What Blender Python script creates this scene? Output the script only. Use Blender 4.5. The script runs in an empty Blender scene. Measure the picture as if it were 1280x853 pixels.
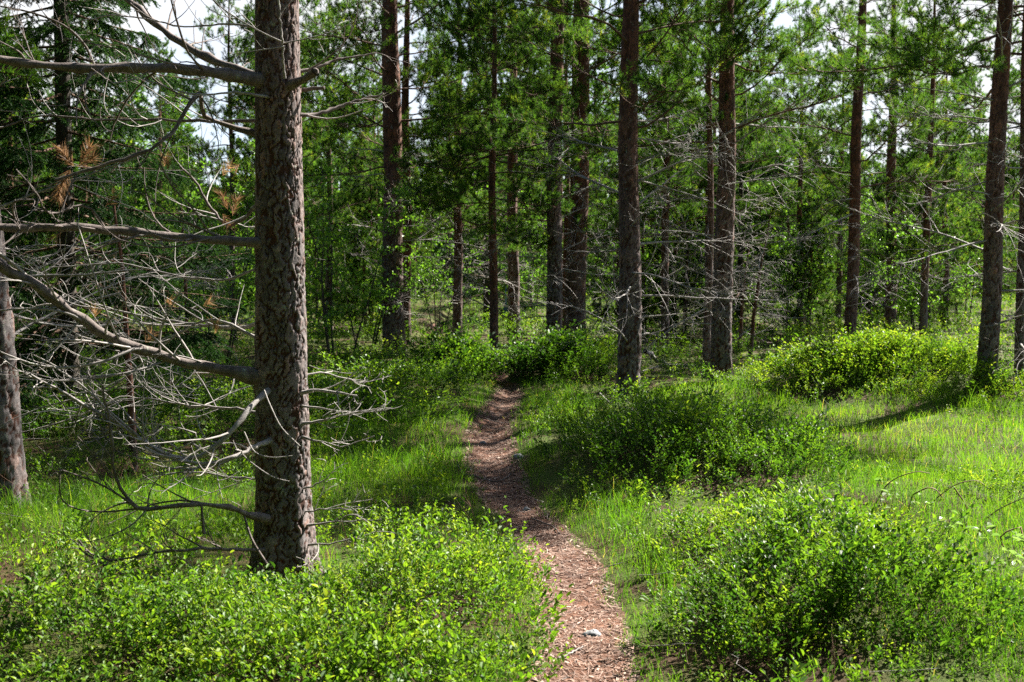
import bpy, math, random
import numpy as np
from mathutils import Matrix, Vector

# ------------------------------------------------------------------ camera, light, exposure
S = bpy.context.scene
COL = S.collection
random.seed(7)
F_PX, CX, CY, HOR, EYE = 1526.0, 640.0, 426.5, 330.0, 1.55
PITCH = math.atan((CY - HOR) / F_PX)
cam_d = bpy.data.cameras.new('camera')
cam = bpy.data.objects.new('camera', cam_d)
COL.objects.link(cam)
cam.location = (0, 0, EYE)
cam.rotation_euler = (math.pi / 2 - PITCH, 0, 0)
cam_d.sensor_width = 36.0
cam_d.lens = 36.0 * F_PX / 1280.0
cam_d.clip_start = 0.05
cam_d.clip_end = 2000.0
cam_d.dof.use_dof = True
cam_d.dof.focus_distance = 7.0
cam_d.dof.aperture_fstop = 5.0
S.camera = cam

SUN_AZ, SUN_EL = 47.0, 40.0          # degrees to the right of the view direction, elevation
world = bpy.data.worlds.new('World')
S.world = world
world.use_nodes = True
wn = world.node_tree
bg = wn.nodes['Background']
sky = wn.nodes.new('ShaderNodeTexSky')
sky.sky_type = 'NISHITA'
sky.sun_disc = False
sky.sun_elevation = math.radians(SUN_EL)
sky.sun_rotation = math.radians(SUN_AZ)
sky.dust_density = 1.0
sky.air_density = 0.7
# thin bright cloud over the blue
wtc = wn.nodes.new('ShaderNodeTexCoord')
wno = wn.nodes.new('ShaderNodeTexNoise')
wno.inputs['Scale'].default_value = 2.2
wno.inputs['Detail'].default_value = 7
wra = wn.nodes.new('ShaderNodeValToRGB')
wra.color_ramp.elements[0].position = 0.28
wra.color_ramp.elements[1].position = 0.48
wmx = wn.nodes.new('ShaderNodeMix')
wmx.data_type = 'RGBA'
wmx.inputs['B'].default_value = (4.9, 5.0, 5.2, 1)
wn.links.new(wtc.outputs['Generated'], wno.inputs['Vector'])
wn.links.new(wno.outputs['Fac'], wra.inputs['Fac'])
wsx = wn.nodes.new('ShaderNodeSeparateXYZ')
wn.links.new(wtc.outputs['Generated'], wsx.inputs[0])
wmr = wn.nodes.new('ShaderNodeMapRange')           # the cloud bank lies ahead; overhead and behind the sky is blue
wmr.interpolation_type = 'SMOOTHSTEP'
wmr.inputs['From Min'].default_value = .45
wmr.inputs['From Max'].default_value = .75
wn.links.new(wsx.outputs['Y'], wmr.inputs['Value'])
wmu = wn.nodes.new('ShaderNodeMath')
wmu.operation = 'MULTIPLY'
wn.links.new(wra.outputs['Color'], wmu.inputs[0])
wn.links.new(wmr.outputs['Result'], wmu.inputs[1])
wn.links.new(wmu.outputs[0], wmx.inputs['Factor'])
wn.links.new(sky.outputs['Color'], wmx.inputs['A'])
wn.links.new(wmx.outputs['Result'], bg.inputs['Color'])
bg.inputs['Strength'].default_value = 0.05

sun_d = bpy.data.lights.new('sun', 'SUN')
sun_d.energy = 5.0
sun_d.angle = math.radians(0.5)
sun_d.color = (1.0, 0.95, 0.86)
sun = bpy.data.objects.new('sun', sun_d)
COL.objects.link(sun)
sun.location = (12, 10, 20)
_a, _e = math.radians(SUN_AZ), math.radians(SUN_EL)
SUN_DIR = Vector((math.sin(_a) * math.cos(_e), math.cos(_a) * math.cos(_e), math.sin(_e)))
sun.rotation_euler = SUN_DIR.to_track_quat('Z', 'Y').to_euler()

S.view_settings.view_transform = 'Standard'
S.view_settings.look = 'None'
S.view_settings.exposure = 2.18
S.view_settings.gamma = 1.0
S.view_settings.use_curve_mapping = False
S.render.engine = 'CYCLES'
S.cycles.max_bounces = 4
S.cycles.diffuse_bounces = 1
S.cycles.transmission_bounces = 4
S.cycles.transparent_max_bounces = 4
S.cycles.sample_clamp_indirect = 6.0
S.cycles.use_denoising = False

# ------------------------------------------------------------------ pixel <-> place helpers
cp, sp = math.cos(PITCH), math.sin(PITCH)


def ray(u, v):
    dx, dy = (u - CX) / F_PX, -(v - CY) / F_PX
    return np.array([dx, cp + dy * sp, -sp + dy * cp])


def at(u, v, Y):                       # the point seen at pixel (u, v) at world depth Y
    d = ray(u, v)
    return np.array([0, 0, EYE]) + d * (Y / d[1])


# ------------------------------------------------------------------ terrain
PATH = np.array([  # centre x, y, half width
    (-0.30, -2.0, .24), (0.02, 1.0, .22), (0.22, 2.6, .20), (0.27, 4.0, .19), (0.265, 4.52, .19), (0.30, 5.03, .19), (0.30, 5.63, .19), (0.26, 6.39, .19),
    (0.145, 7.17, .17), (-0.04, 8.16, .17), (-0.17, 9.46, .20), (-0.20, 10.75, .22), (-0.13, 12.45, .18),
    (-0.06, 13.9, .17), (-0.02, 14.7, .14), (-0.14, 15.5, .07), (-0.24, 17.0, .06), (-1.0, 20.5, .10), (-1.6, 24, .2), (-1.8, 30, .2)])
HUMPS = [  # cx, cy, height, rx, ry
    (1.25, 8.9, .20, .85, .9), (1.5, 10.6, .16, 1.1, 1.3), (1.35, 5.4, .16, .5, .55), (1.6, 6.5, .12, .5, .5),
    (4.25, 13.9, .34, 1.1, .9), (-0.45, 5.1, .06, .6, .5), (-1.9, 12.5, .12, 1.6, 1.8), (0.6, 16.2, .1, .6, .6),
    (-0.9, 16.0, .1, .7, .6), (3.0, 7.9, .10, .7, .5), (1.45, 14.6, .10, .7, .7), (-3.0, 10.2, .14, 1.0, .8),
    (5.6, 13.6, .12, .8, .6)]


def path_x(y):
    return np.interp(y, PATH[:, 1], PATH[:, 0])


def path_w(y):
    return .82 * np.interp(y, PATH[:, 1], PATH[:, 2])


def path_dist(x, y):                   # <0 inside the path (in metres from its edge)
    w = path_w(y) + .03 * np.sin(y * 7.1 + 1.0) + .02 * np.sin(y * 17.0 + np.where(x > path_x(y), 2.0, 0.3))
    return np.abs(x - path_x(y)) - w


def gz(x, y):
    x = np.asarray(x, float)
    y = np.asarray(y, float)
    z = .025 * np.sin(1.3 * x + .7 * y) + .02 * np.sin(2.1 * y - 1.7 * x + 1) + .012 * np.sin(4.3 * x + 1.1 * y + 2) + .010 * np.sin(5.1 * y + 3 * x)
    z = z + .22 / (1 + np.exp(-(y - 15.5) / 1.6))
    for cx, cy, a, rx, ry in HUMPS:
        z = z + a * np.exp(-((x - cx) / rx) ** 2 - ((y - cy) / ry) ** 2)
    d = path_dist(x, y)
    g = 1 / (1 + np.exp(d / .07))
    return z * (1 - .80 * g) - .045 * g


def hit(u, v):                         # where the view ray through (u, v) meets the ground
    d = ray(u, v)
    t = np.linspace(2, 80, 8000)
    P = np.array([0, 0, EYE])[None] + d[None] * t[:, None]
    k = np.argmax(P[:, 2] < gz(P[:, 0], P[:, 1]))
    if k == 0:
        k = len(t) - 1
    return P[k]


# ------------------------------------------------------------------ mesh helpers
class Geo:
    """collects vertices, triangles, quads and a per-vertex number, and links them as ONE mesh object"""

    def __init__(self):
        self.v, self.f3, self.f4, self.a, self.n = [], [], [], {}, 0
        self.m3, self.m4 = [], []

    def add(self, V, f3=None, f4=None, mat=0, **attrs):
        V = np.asarray(V, float).reshape(-1, 3)
        for k in attrs:
            if k not in self.a:
                self.a[k] = [np.zeros(self.n)] if self.n else []
        self.v.append(V)
        for k, L in self.a.items():
            val = attrs.get(k, 0.0)
            L.append(np.full(len(V), val) if np.isscalar(val) else np.asarray(val, float).reshape(-1))
        if f3 is not None and len(f3):
            self.f3.append(np.asarray(f3).reshape(-1, 3) + self.n)
            self.m3.append(np.full(len(self.f3[-1]), mat))
        if f4 is not None and len(f4):
            self.f4.append(np.asarray(f4).reshape(-1, 4) + self.n)
            self.m4.append(np.full(len(self.f4[-1]), mat))
        self.n += len(V)

    def mesh(self, name, mats, smooth=True):
        me = bpy.data.meshes.new(name)
        V = np.concatenate(self.v) if self.v else np.zeros((0, 3))
        f3 = np.concatenate(self.f3) if self.f3 else np.zeros((0, 3), int)
        f4 = np.concatenate(self.f4) if self.f4 else np.zeros((0, 4), int)
        me.vertices.add(len(V))
        me.vertices.foreach_set('co', V.astype(np.float32).ravel())
        loops = np.concatenate([f3.ravel(), f4.ravel()]).astype(np.int32)
        me.loops.add(len(loops))
        me.loops.foreach_set('vertex_index', loops)
        npoly = len(f3) + len(f4)
        me.polygons.add(npoly)
        starts = np.concatenate([np.arange(len(f3)) * 3, len(f3) * 3 + np.arange(len(f4)) * 4]).astype(np.int32)
        me.polygons.foreach_set('loop_start', starts)
        mi = np.concatenate(([*self.m3] or [np.zeros(0)]) + ([*self.m4] or [np.zeros(0)])).astype(np.int32)
        for m in (mats if isinstance(mats, (list, tuple)) else [mats]):
            me.materials.append(m)
        me.polygons.foreach_set('material_index', mi)
        me.polygons.foreach_set('use_smooth', np.full(npoly, bool(smooth)))
        for k, L in self.a.items():
            at_ = me.attributes.new(k, 'FLOAT', 'POINT')
            at_.data.foreach_set('value', np.concatenate(L).astype(np.float32))
        me.update(calc_edges=True)
        me.validate()
        return me

    def build(self, name, mats, parent=None, smooth=True):
        return link(name, self.mesh(name, mats, smooth), parent)


def link(name, data, parent=None, mat=None):
    o = bpy.data.objects.new(name, data)
    COL.objects.link(o)
    if parent is not None:
        o.parent = parent
    if mat is not None:
        o.matrix_basis = mat
    return o


def thing(name, label, cat, loc=(0, 0, 0), group=None, rz=0.0):
    o = link(name, None)
    o.empty_display_size = .1
    o.location = loc
    o.rotation_euler.z = rz
    tag(o, label, cat, group)
    return o


def tag(o, label, cat, group=None, kind=None):
    if label:
        o['label'] = label
    if cat:
        o['category'] = cat
    if group:
        o['group'] = group
    if kind:
        o['kind'] = kind
    return o


def norm(a):
    a = np.asarray(a, float)
    return a / (np.linalg.norm(a, axis=-1, keepdims=True) + 1e-12)


def tube(P, R, n=6):
    P = np.asarray(P, float)
    R = np.asarray(R, float)
    T = np.gradient(P, axis=0)
    T = norm(T)
    ref = np.array([0.13, 0.21, 0.97])
    if abs(np.dot(T[0], ref)) > .8:
        ref = np.array([.97, .2, .1])
    N = norm(np.cross(T, ref))
    B = np.cross(T, N)
    a = np.arange(n) / n * 2 * math.pi
    V = P[:, None] + R[:, None, None] * (N[:, None] * np.cos(a)[None, :, None] + B[:, None] * np.sin(a)[None, :, None])
    m = len(P)
    i = np.arange(m - 1)[:, None] * n
    j = np.arange(n)[None]
    jn = (j + 1) % n
    F = np.stack([i + j, i + jn, i + n + jn, i + n + j], -1).reshape(-1, 4)
    return V.reshape(-1, 3), F


def spline(pts, n):
    """Catmull-Rom through pts, n samples by length"""
    P = np.asarray(pts, float)
    if len(P) == 2:
        t = np.linspace(0, 1, n)[:, None]
        return P[0] * (1 - t) + P[1] * t
    Q = np.vstack([2 * P[0] - P[1], P, 2 * P[-1] - P[-2]])
    out = []
    for i in range(1, len(Q) - 2):
        t = np.linspace(0, 1, 12, endpoint=False)[:, None]
        p0, p1, p2, p3 = Q[i - 1], Q[i], Q[i + 1], Q[i + 2]
        out.append(.5 * (2 * p1 + (p2 - p0) * t + (2 * p0 - 5 * p1 + 4 * p2 - p3) * t ** 2 + (3 * p1 - p0 - 3 * p2 + p3) * t ** 3))
    out = np.vstack(out + [P[-1:]])
    s = np.concatenate([[0], np.cumsum(np.linalg.norm(np.diff(out, axis=0), axis=1))])
    q = np.linspace(0, s[-1], n)
    return np.stack([np.interp(q, s, out[:, k]) for k in range(3)], -1)


def wander(rng, p0, d, L, n, bend=(0, 0, 0), rough=.12):
    """a crooked curve: n points, bending towards `bend` on the way"""
    P = [np.asarray(p0, float)]
    d = norm(d)
    step = L / (n - 1)
    for i in range(n - 1):
        d = norm(d + np.asarray(bend) / (n - 1) + rng.normal(0, rough, 3))
        P.append(P[-1] + d * step)
    return np.array(P)


# ------------------------------------------------------------------ materials
def mat(name):
    m = bpy.data.materials.new(name)
    m.use_nodes = True
    nt = m.node_tree
    return m, nt, nt.nodes['Principled BSDF'], nt.nodes['Material Output']


def node(nt, t, **kw):
    n = nt.nodes.new(t)
    for k, v in kw.items():
        if k in n.inputs:
            n.inputs[k].default_value = v
        else:
            setattr(n, k, v)
    return n


def ramp(nt, stops, src=None):
    r = nt.nodes.new('ShaderNodeValToRGB')
    e = r.color_ramp.elements
    while len(e) < len(stops):
        e.new(.5)
    for k, (p, c) in enumerate(stops):
        e[k].position = p
        e[k].color = (*c, 1)
    if src is not None:
        nt.links.new(src, r.inputs['Fac'])
    return r


def mix(nt, fac, A, B, blend='MIX'):
    m = nt.nodes.new('ShaderNodeMix')
    m.data_type = 'RGBA'
    m.blend_type = blend
    for s, v in (('Factor', fac), ('A', A), ('B', B)):
        if hasattr(v, 'links') or hasattr(v, 'is_output'):
            nt.links.new(v, m.inputs[s])
        elif s == 'Factor':
            m.inputs[s].default_value = v
        else:
            m.inputs[s].default_value = (*v, 1)
    return m.outputs['Result']


def noise_tex(nt, scale, detail=4, vec=None, rough=.55):
    n = node(nt, 'ShaderNodeTexNoise', Scale=scale, Detail=detail, Roughness=rough)
    if vec is not None:
        nt.links.new(vec, n.inputs['Vector'])
    return n


def leaf_mat(name, stops, trans, tmix=.4, rough=.42, spec=.5):
    """leaves: colour from the per-leaf number `var`; light passes through them"""
    m, nt, b, out = mat(name)
    a = node(nt, 'ShaderNodeAttribute', attribute_name='var')
    r = ramp(nt, stops, a.outputs['Fac'])
    nt.links.new(r.outputs['Color'], b.inputs['Base Color'])
    b.inputs['Roughness'].default_value = rough
    b.inputs['Specular IOR Level'].default_value = spec
    t = nt.nodes.new('ShaderNodeBsdfTranslucent')
    c = mix(nt, 1.0, r.outputs['Color'], trans, 'MULTIPLY')
    nt.links.new(c, t.inputs['Color'])
    ms = nt.nodes.new('ShaderNodeMixShader')
    ms.inputs[0].default_value = tmix
    nt.links.new(b.outputs[0], ms.inputs[1])
    nt.links.new(t.outputs[0], ms.inputs[2])
    nt.links.new(ms.outputs[0], out.inputs['Surface'])
    return m


M = {}
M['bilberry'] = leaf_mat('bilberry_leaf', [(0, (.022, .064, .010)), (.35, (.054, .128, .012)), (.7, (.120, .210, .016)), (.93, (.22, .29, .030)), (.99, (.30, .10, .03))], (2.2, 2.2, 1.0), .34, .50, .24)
M['grass'] = leaf_mat('grass_blade', [(0, (.030, .088, .008)), (.45, (.070, .165, .012)), (.8, (.15, .25, .018)), (.9, (.24, .29, .05)), (.98, (.34, .27, .10))], (2.0, 2.0, .8), .45, .6, .12)
M['needle'] = leaf_mat('pine_needle', [(0, (.016, .045, .013)), (.5, (.036, .088, .016)), (.85, (.078, .140, .018)), (.97, (.15, .17, .025)), (1, (.30, .14, .04))], (2.3, 2.2, .9), .50, .6, .10)
M['spruce'] = leaf_mat('spruce_needle', [(0, (.012, .034, .012)), (.6, (.026, .065, .015)), (1, (.06, .12, .022))], (1.6, 1.8, 1.0), .20, .6, .08)
M['brown_needle'] = leaf_mat('dead_needle', [(0, (.17, .095, .05)), (.6, (.29, .17, .085)), (1, (.42, .28, .15))], (1.2, 1.1, .9), .3, .7, .1)
M['leaf'] = leaf_mat('birch_leaf', [(0, (.050, .12, .018)), (.6, (.085, .185, .022)), (1, (.15, .25, .03))], (2.2, 2.2, 1.0), .45, .4, .45)
M['pale_leaf'] = leaf_mat('bramble_leaf', [(0, (.12, .20, .06)), (.7, (.20, .27, .10)), (1, (.32, .18, .09))], (1.6, 1.8, 1.0), .35, .4, .5)


def wood_mat(name, c0, c1, scale=22, rough=.85, lichen=0.0, lc=(.34, .36, .30)):
    m, nt, b, out = mat(name)
    tc = node(nt, 'ShaderNodeTexCoord')
    n = noise_tex(nt, scale, 6, tc.outputs['Object'], .65)
    r = ramp(nt, [(.3, c0), (.7, c1)], n.outputs['Fac'])
    col = r.outputs['Color']
    if lichen:
        n2 = noise_tex(nt, 9, 5, tc.outputs['Object'], .7)
        r2 = ramp(nt, [(1 - lichen - .04, (0, 0, 0)), (1 - lichen + .04, (1, 1, 1))], n2.outputs['Fac'])
        col = mix(nt, r2.outputs['Color'], col, lc)
    nt.links.new(col, b.inputs['Base Color'])
    b.inputs['Roughness'].default_value = rough
    b.inputs['Specular IOR Level'].default_value = .25
    bp = node(nt, 'ShaderNodeBump', Strength=.5, Distance=.006)
    n3 = noise_tex(nt, scale * 4, 5, tc.outputs['Object'], .7)
    nt.links.new(n3.outputs['Fac'], bp.inputs['Height'])
    nt.links.new(bp.outputs[0], b.inputs['Normal'])
    return m


M['dead_wood'] = wood_mat('silver_dead_wood', (.16, .142, .132), (.36, .33, .31), 26, .8, .36, (.44, .45, .38))
M['branch'] = wood_mat('branch_bark', (.065, .050, .044), (.20, .165, .15), 30, .85, .34)
M['limb'] = wood_mat('limb_bark', (.075, .045, .030), (.17, .10, .065), 20, .85)
M['stem'] = wood_mat('bilberry_stem', (.05, .055, .018), (.12, .08, .04), 30, .7)
M['bare'] = wood_mat('bare_twig', (.10, .045, .025), (.26, .15, .09), 30, .7)
M['dark_stem'] = wood_mat('sapling_stem', (.035, .028, .022), (.09, .075, .06), 20, .8)


def bark_mat():
    m, nt, b, out = mat('pine_bark')
    tc = node(nt, 'ShaderNodeTexCoord')
    cr = node(nt, 'ShaderNodeAttribute', attribute_name='crack').outputs['Fac']
    pl = node(nt, 'ShaderNodeAttribute', attribute_name='plate').outputs['Fac']
    ht = node(nt, 'ShaderNodeAttribute', attribute_name='high').outputs['Fac']
    obj = tc.outputs['Object']
    nf = noise_tex(nt, 38, 8, obj, .7)
    base = ramp(nt, [(.25, (.070, .061, .060)), (.5, (.140, .126, .124)), (.78, (.31, .29, .285))], nf.outputs['Fac'])
    # plates differ: grey-violet, brown, some freshly flaked orange ones
    pc = ramp(nt, [(0, (.50, .47, .47)), (.45, (.92, .88, .87)), (.80, (1.3, 1.12, 1.05)), (.86, (1.5, .98, .78)), (1, (1.2, 1.1, 1.05))], pl)
    c = mix(nt, 1.0, base.outputs['Color'], pc.outputs['Color'], 'MULTIPLY')
    # upper bark of the pine is thin and rust red
    up = ramp(nt, [(.3, (.070, .034, .024)), (.7, (.22, .090, .050))], nf.outputs['Fac'])
    upc = ramp(nt, [(0, (.45, .45, .48)), (.5, (.9, .9, .9)), (1, (1.5, 1.35, 1.25))], pl)
    c = mix(nt, ht, c, mix(nt, 1.0, up.outputs['Color'], upc.outputs['Color'], 'MULTIPLY'))
    rc = ramp(nt, [(.22, (0, 0, 0)), (.62, (1, 1, 1))], cr)
    deep = ramp(nt, [(.35, (.045, .022, .015)), (.62, (.075, .030, .018)), (.72, (.17, .062, .03))], noise_tex(nt, 9, 3, obj).outputs['Fac'])
    c = mix(nt, rc.outputs['Color'], c, deep.outputs['Color'])
    # grey-green lichen
    nl = noise_tex(nt, 14, 6, obj, .75)
    rl = ramp(nt, [(.60, (0, 0, 0)), (.66, (1, 1, 1))], nl.outputs['Fac'])
    c = mix(nt, rl.outputs['Color'], c, (.24, .25, .20))
    nt.links.new(c, b.inputs['Base Color'])
    b.inputs['Roughness'].default_value = .85
    b.inputs['Specular IOR Level'].default_value = .25
    bp = node(nt, 'ShaderNodeBump', Strength=.55, Distance=.006)
    nb = noise_tex(nt, 70, 7, obj, .75)
    nt.links.new(nb.outputs['Fac'], bp.inputs['Height'])
    nt.links.new(bp.outputs[0], b.inputs['Normal'])
    return m


M['bark'] = bark_mat()


def ground_mat():
    m, nt, b, out = mat('forest_floor')
    tc = node(nt, 'ShaderNodeTexCoord')
    n1 = noise_tex(nt, 1.6, 5, tc.outputs['Object'], .6)
    n2 = noise_tex(nt, 35, 8, tc.outputs['Object'], .75)
    soil = ramp(nt, [(.3, (.030, .018, .010)), (.7, (.095, .055, .028))], n2.outputs['Fac'])
    moss = ramp(nt, [(.3, (.030, .055, .010)), (.6, (.085, .115, .018)), (.8, (.17, .16, .03))], n2.outputs['Fac'])
    f = ramp(nt, [(.42, (0, 0, 0)), (.58, (1, 1, 1))], n1.outputs['Fac'])
    c = mix(nt, f.outputs['Color'], soil.outputs['Color'], moss.outputs['Color'])
    nt.links.new(c, b.inputs['Base Color'])
    b.inputs['Roughness'].default_value = .95
    b.inputs['Specular IOR Level'].default_value = .15
    bp = node(nt, 'ShaderNodeBump', Strength=.9, Distance=.03)
    nt.links.new(n2.outputs['Fac'], bp.inputs['Height'])
    nt.links.new(bp.outputs[0], b.inputs['Normal'])
    return m


def path_mat():
    m, nt, b, out = mat('needle_strewn_earth')
    tc = node(nt, 'ShaderNodeTexCoord')
    n1 = noise_tex(nt, 60, 8, tc.outputs['Object'], .8)
    n2 = noise_tex(nt, 5, 5, tc.outputs['Object'], .6)
    c1 = ramp(nt, [(.3, (.048, .024, .015)), (.5, (.140, .068, .041)), (.72, (.28, .155, .10))], n1.outputs['Fac'])
    c2 = ramp(nt, [(.38, (.42, .36, .34)), (.55, (.95, .88, .86)), (.7, (1.15, 1.08, 1.05))], n2.outputs['Fac'])
    c = mix(nt, 1.0, c1.outputs['Color'], c2.outputs['Color'], 'MULTIPLY')
    nt.links.new(c, b.inputs['Base Color'])
    b.inputs['Roughness'].default_value = .9
    b.inputs['Specular IOR Level'].default_value = .2
    bp = node(nt, 'ShaderNodeBump', Strength=.8, Distance=.015)
    nt.links.new(n1.outputs['Fac'], bp.inputs['Height'])
    nt.links.new(bp.outputs[0], b.inputs['Normal'])
    return m


def litter_mat():
    m, nt, b, out = mat('fallen_needles')
    a = node(nt, 'ShaderNodeAttribute', attribute_name='var')
    r = ramp(nt, [(0, (.07, .035, .022)), (.4, (.17, .088, .056)), (.8, (.30, .185, .13)), (1, (.42, .31, .24))], a.outputs['Fac'])
    nt.links.new(r.outputs['Color'], b.inputs['Base Color'])
    b.inputs['Roughness'].default_value = .75
    return m


def stone_mat():
    return wood_mat('grey_stone', (.12, .125, .13), (.30, .31, .32), 14, .8)


M['ground'], M['path'], M['litter'], M['stone'] = ground_mat(), path_mat(), litter_mat(), stone_mat()

# ------------------------------------------------------------------ ground and path
rng = np.random.default_rng(11)


def axis(fine0, fine1, step, far0, far1):
    a = list(np.arange(fine0, fine1 + 1e-6, step))
    s = step
    while a[-1] < far1:
        s *= 1.18
        a.append(a[-1] + s)
    s = step
    while a[0] > far0:
        s *= 1.18
        a.insert(0, a[0] - s)
    return np.array(a)


def grid_geo(xs, ys, fz):
    X, Y = np.meshgrid(xs, ys)
    V = np.stack([X, Y, fz(X, Y)], -1).reshape(-1, 3)
    nx, ny = len(xs), len(ys)
    i, j = np.meshgrid(np.arange(nx - 1), np.arange(ny - 1))
    k = (j * nx + i).ravel()
    F = np.stack([k, k + 1, k + nx + 1, k + nx], -1)
    return V, F


g = Geo()
g.add(*((lambda VF: (VF[0], None, VF[1]))(grid_geo(axis(-3.2, 4.2, .045, -260, 260), axis(2.5, 16, .05, -120, 420), gz))))
tag(g.build('ground', M['ground']), None, None, None, 'structure')

ys = np.arange(-1.9, 29.9, .04)
ws = np.linspace(-1, 1, 15)
PX, PY = [], []
for y in ys:
    wl = path_w(y) + .03 * math.sin(y * 7.1 + 1.0) + .02 * math.sin(y * 17 + .3) + .035
    wr = path_w(y) + .03 * math.sin(y * 7.1 + 1.0) + .02 * math.sin(y * 17 + 2.) + .035
    PX.append(path_x(y) + np.where(ws < 0, ws * wl, ws * wr))
    PY.append(np.full(15, y))
PX, PY = np.array(PX), np.array(PY)
PZ = gz(PX, PY) + .010 - .012 * np.abs(ws)[None] ** 6
V = np.stack([PX, PY, PZ], -1).reshape(-1, 3)
nx = 15
i, j = np.meshgrid(np.arange(nx - 1), np.arange(len(ys) - 1))
k = (j * nx + i).ravel()
g = Geo()
g.add(V, None, np.stack([k, k + 1, k + nx + 1, k + nx], -1))
tag(g.build('path', M['path']), None, None, None, 'structure')

# fallen needles, flakes of bark and twiglets lying on the path
N = 22000
ly = 2.2 + 13 * rng.random(N) ** 1.3
lx = path_x(ly) + (rng.random(N) * 2 - 1) * (path_w(ly) + .05)
lz = gz(lx, ly) + .015
L = rng.gamma(3, .008, N) + .010
W = np.where(rng.random(N) < .25, rng.uniform(.004, .009, N), rng.uniform(.0015, .0035, N))
L = np.where(W > .004, L * .6, L)
ang = rng.uniform(0, math.pi, N)
d = np.stack([np.cos(ang), np.sin(ang), rng.normal(0, .18, N)], -1)
s = np.stack([-np.sin(ang), np.cos(ang), rng.normal(0, .3, N)], -1)
c = np.stack([lx, ly, lz], -1)
V = np.stack([c - d * L[:, None] / 2 - s * W[:, None] / 2, c - d * L[:, None] / 2 + s * W[:, None] / 2,
              c + d * L[:, None] / 2 + s * W[:, None] / 2, c + d * L[:, None] / 2 - s * W[:, None] / 2], 1)
g = Geo()
g.add(V.reshape(-1, 3), None, np.arange(N * 4).reshape(-1, 4), var=np.repeat(rng.random(N), 4))
tag(g.build('needle_litter', M['litter'], smooth=False), 'dry brown pine needles and bark flakes strewn along the path', 'needle litter', None, 'stuff')


# ------------------------------------------------------------------ leaves, sprigs, grass
def leaf_batch(P, D, Nn, L, W, var, geo, fold=.25, mat=0):
    """rounded leaves folded along the midrib: base P, direction D, normal Nn (arrays)"""
    D = norm(D)
    Sd = norm(np.cross(D, Nn))
    Nn = np.cross(Sd, D)
    L, W = L[:, None], W[:, None]
    b = P
    l1 = P + D * L * .30 + Sd * W * .46 + Nn * W * fold
    l2 = P + D * L * .70 + Sd * W * .40 + Nn * W * fold * .8
    tip = P + D * L - Nn * L * .12
    r2 = P + D * L * .70 - Sd * W * .40 + Nn * W * fold * .8
    r1 = P + D * L * .30 - Sd * W * .46 + Nn * W * fold
    V = np.stack([b, l1, l2, tip, r2, r1], 1).reshape(-1, 3)
    k = np.arange(len(P))[:, None] * 6
    F = np.concatenate([k + np.array([[0, 1, 2, 3]]), k + np.array([[0, 3, 4, 5]])])
    geo.add(V, None, F, mat, var=np.repeat(var, 6))


def make_sprig(rng, nleaf, leaf, h=1.0):
    """one bilberry sprig of height ~h: (leaf verts, leaf quads, leaf var, stem verts, stem quads)"""
    gl, gs = Geo(), Geo()
    stems = []
    main = wander(rng, (0, 0, 0), (rng.normal(0, .25), rng.normal(0, .25), 1), h * .95, 6, (0, 0, .3), .10)
    stems.append((main, .0035))
    for k in range(5):
        t = rng.uniform(.25, .85)
        i = int(t * 5)
        az = rng.uniform(0, 2 * math.pi)
        dd = np.array([math.cos(az), math.sin(az), rng.uniform(.7, 1.5)])
        stems.append((wander(rng, main[i], dd, h * (1.05 - t) * rng.uniform(.6, .9), 4, (0, 0, .4), .1), .0022))
    P, D, Nn = [], [], []
    for c, r in stems:
        gs.add(*[(lambda q: q[0])(tube(c, np.linspace(r, r * .35, len(c)), 3))], None, tube(c, np.linspace(r, r * .35, len(c)), 3)[1], var=.5)
        m = max(4, int(nleaf / len(stems)))
        t = np.linspace(.28 if r > .003 else .15, 1, m)
        for q, tt in enumerate(t):
            f = tt * (len(c) - 1)
            i = min(int(f), len(c) - 2)
            p = c[i] + (c[i + 1] - c[i]) * (f - i)
            T = norm(c[i + 1] - c[i])
            az = q * 2.4 + rng.normal(0, .4)
            rad = np.array([math.cos(az), math.sin(az), 0])
            dd = norm(rad * .85 + T * rng.uniform(.5, 1.4) + np.array([0, 0, rng.normal(.1, .2)]))
            P.append(p)
            D.append(dd)
            Nn.append(norm(np.array([0, 0, 1]) * .8 + T * .3 - rad * rng.uniform(0, .6) + rng.normal(0, .25, 3)))
    P, D, Nn = np.array(P), np.array(D), np.array(Nn)
    n = len(P)
    L = leaf * rng.uniform(.5, 1.2, n)
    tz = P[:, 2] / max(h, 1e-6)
    leaf_batch(P, D, Nn, L, L * rng.uniform(.5, .72, n), np.clip(.75 * tz + .45 * rng.random(n) - .14, 0, 1), gl)  # young tips paler; lower leaves also darkened, shade of the gaps in their colour
    return (np.concatenate(gl.v), np.concatenate(gl.f4), np.concatenate(gl.a['var']), np.concatenate(gs.v), np.concatenate(gs.f4))


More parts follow.
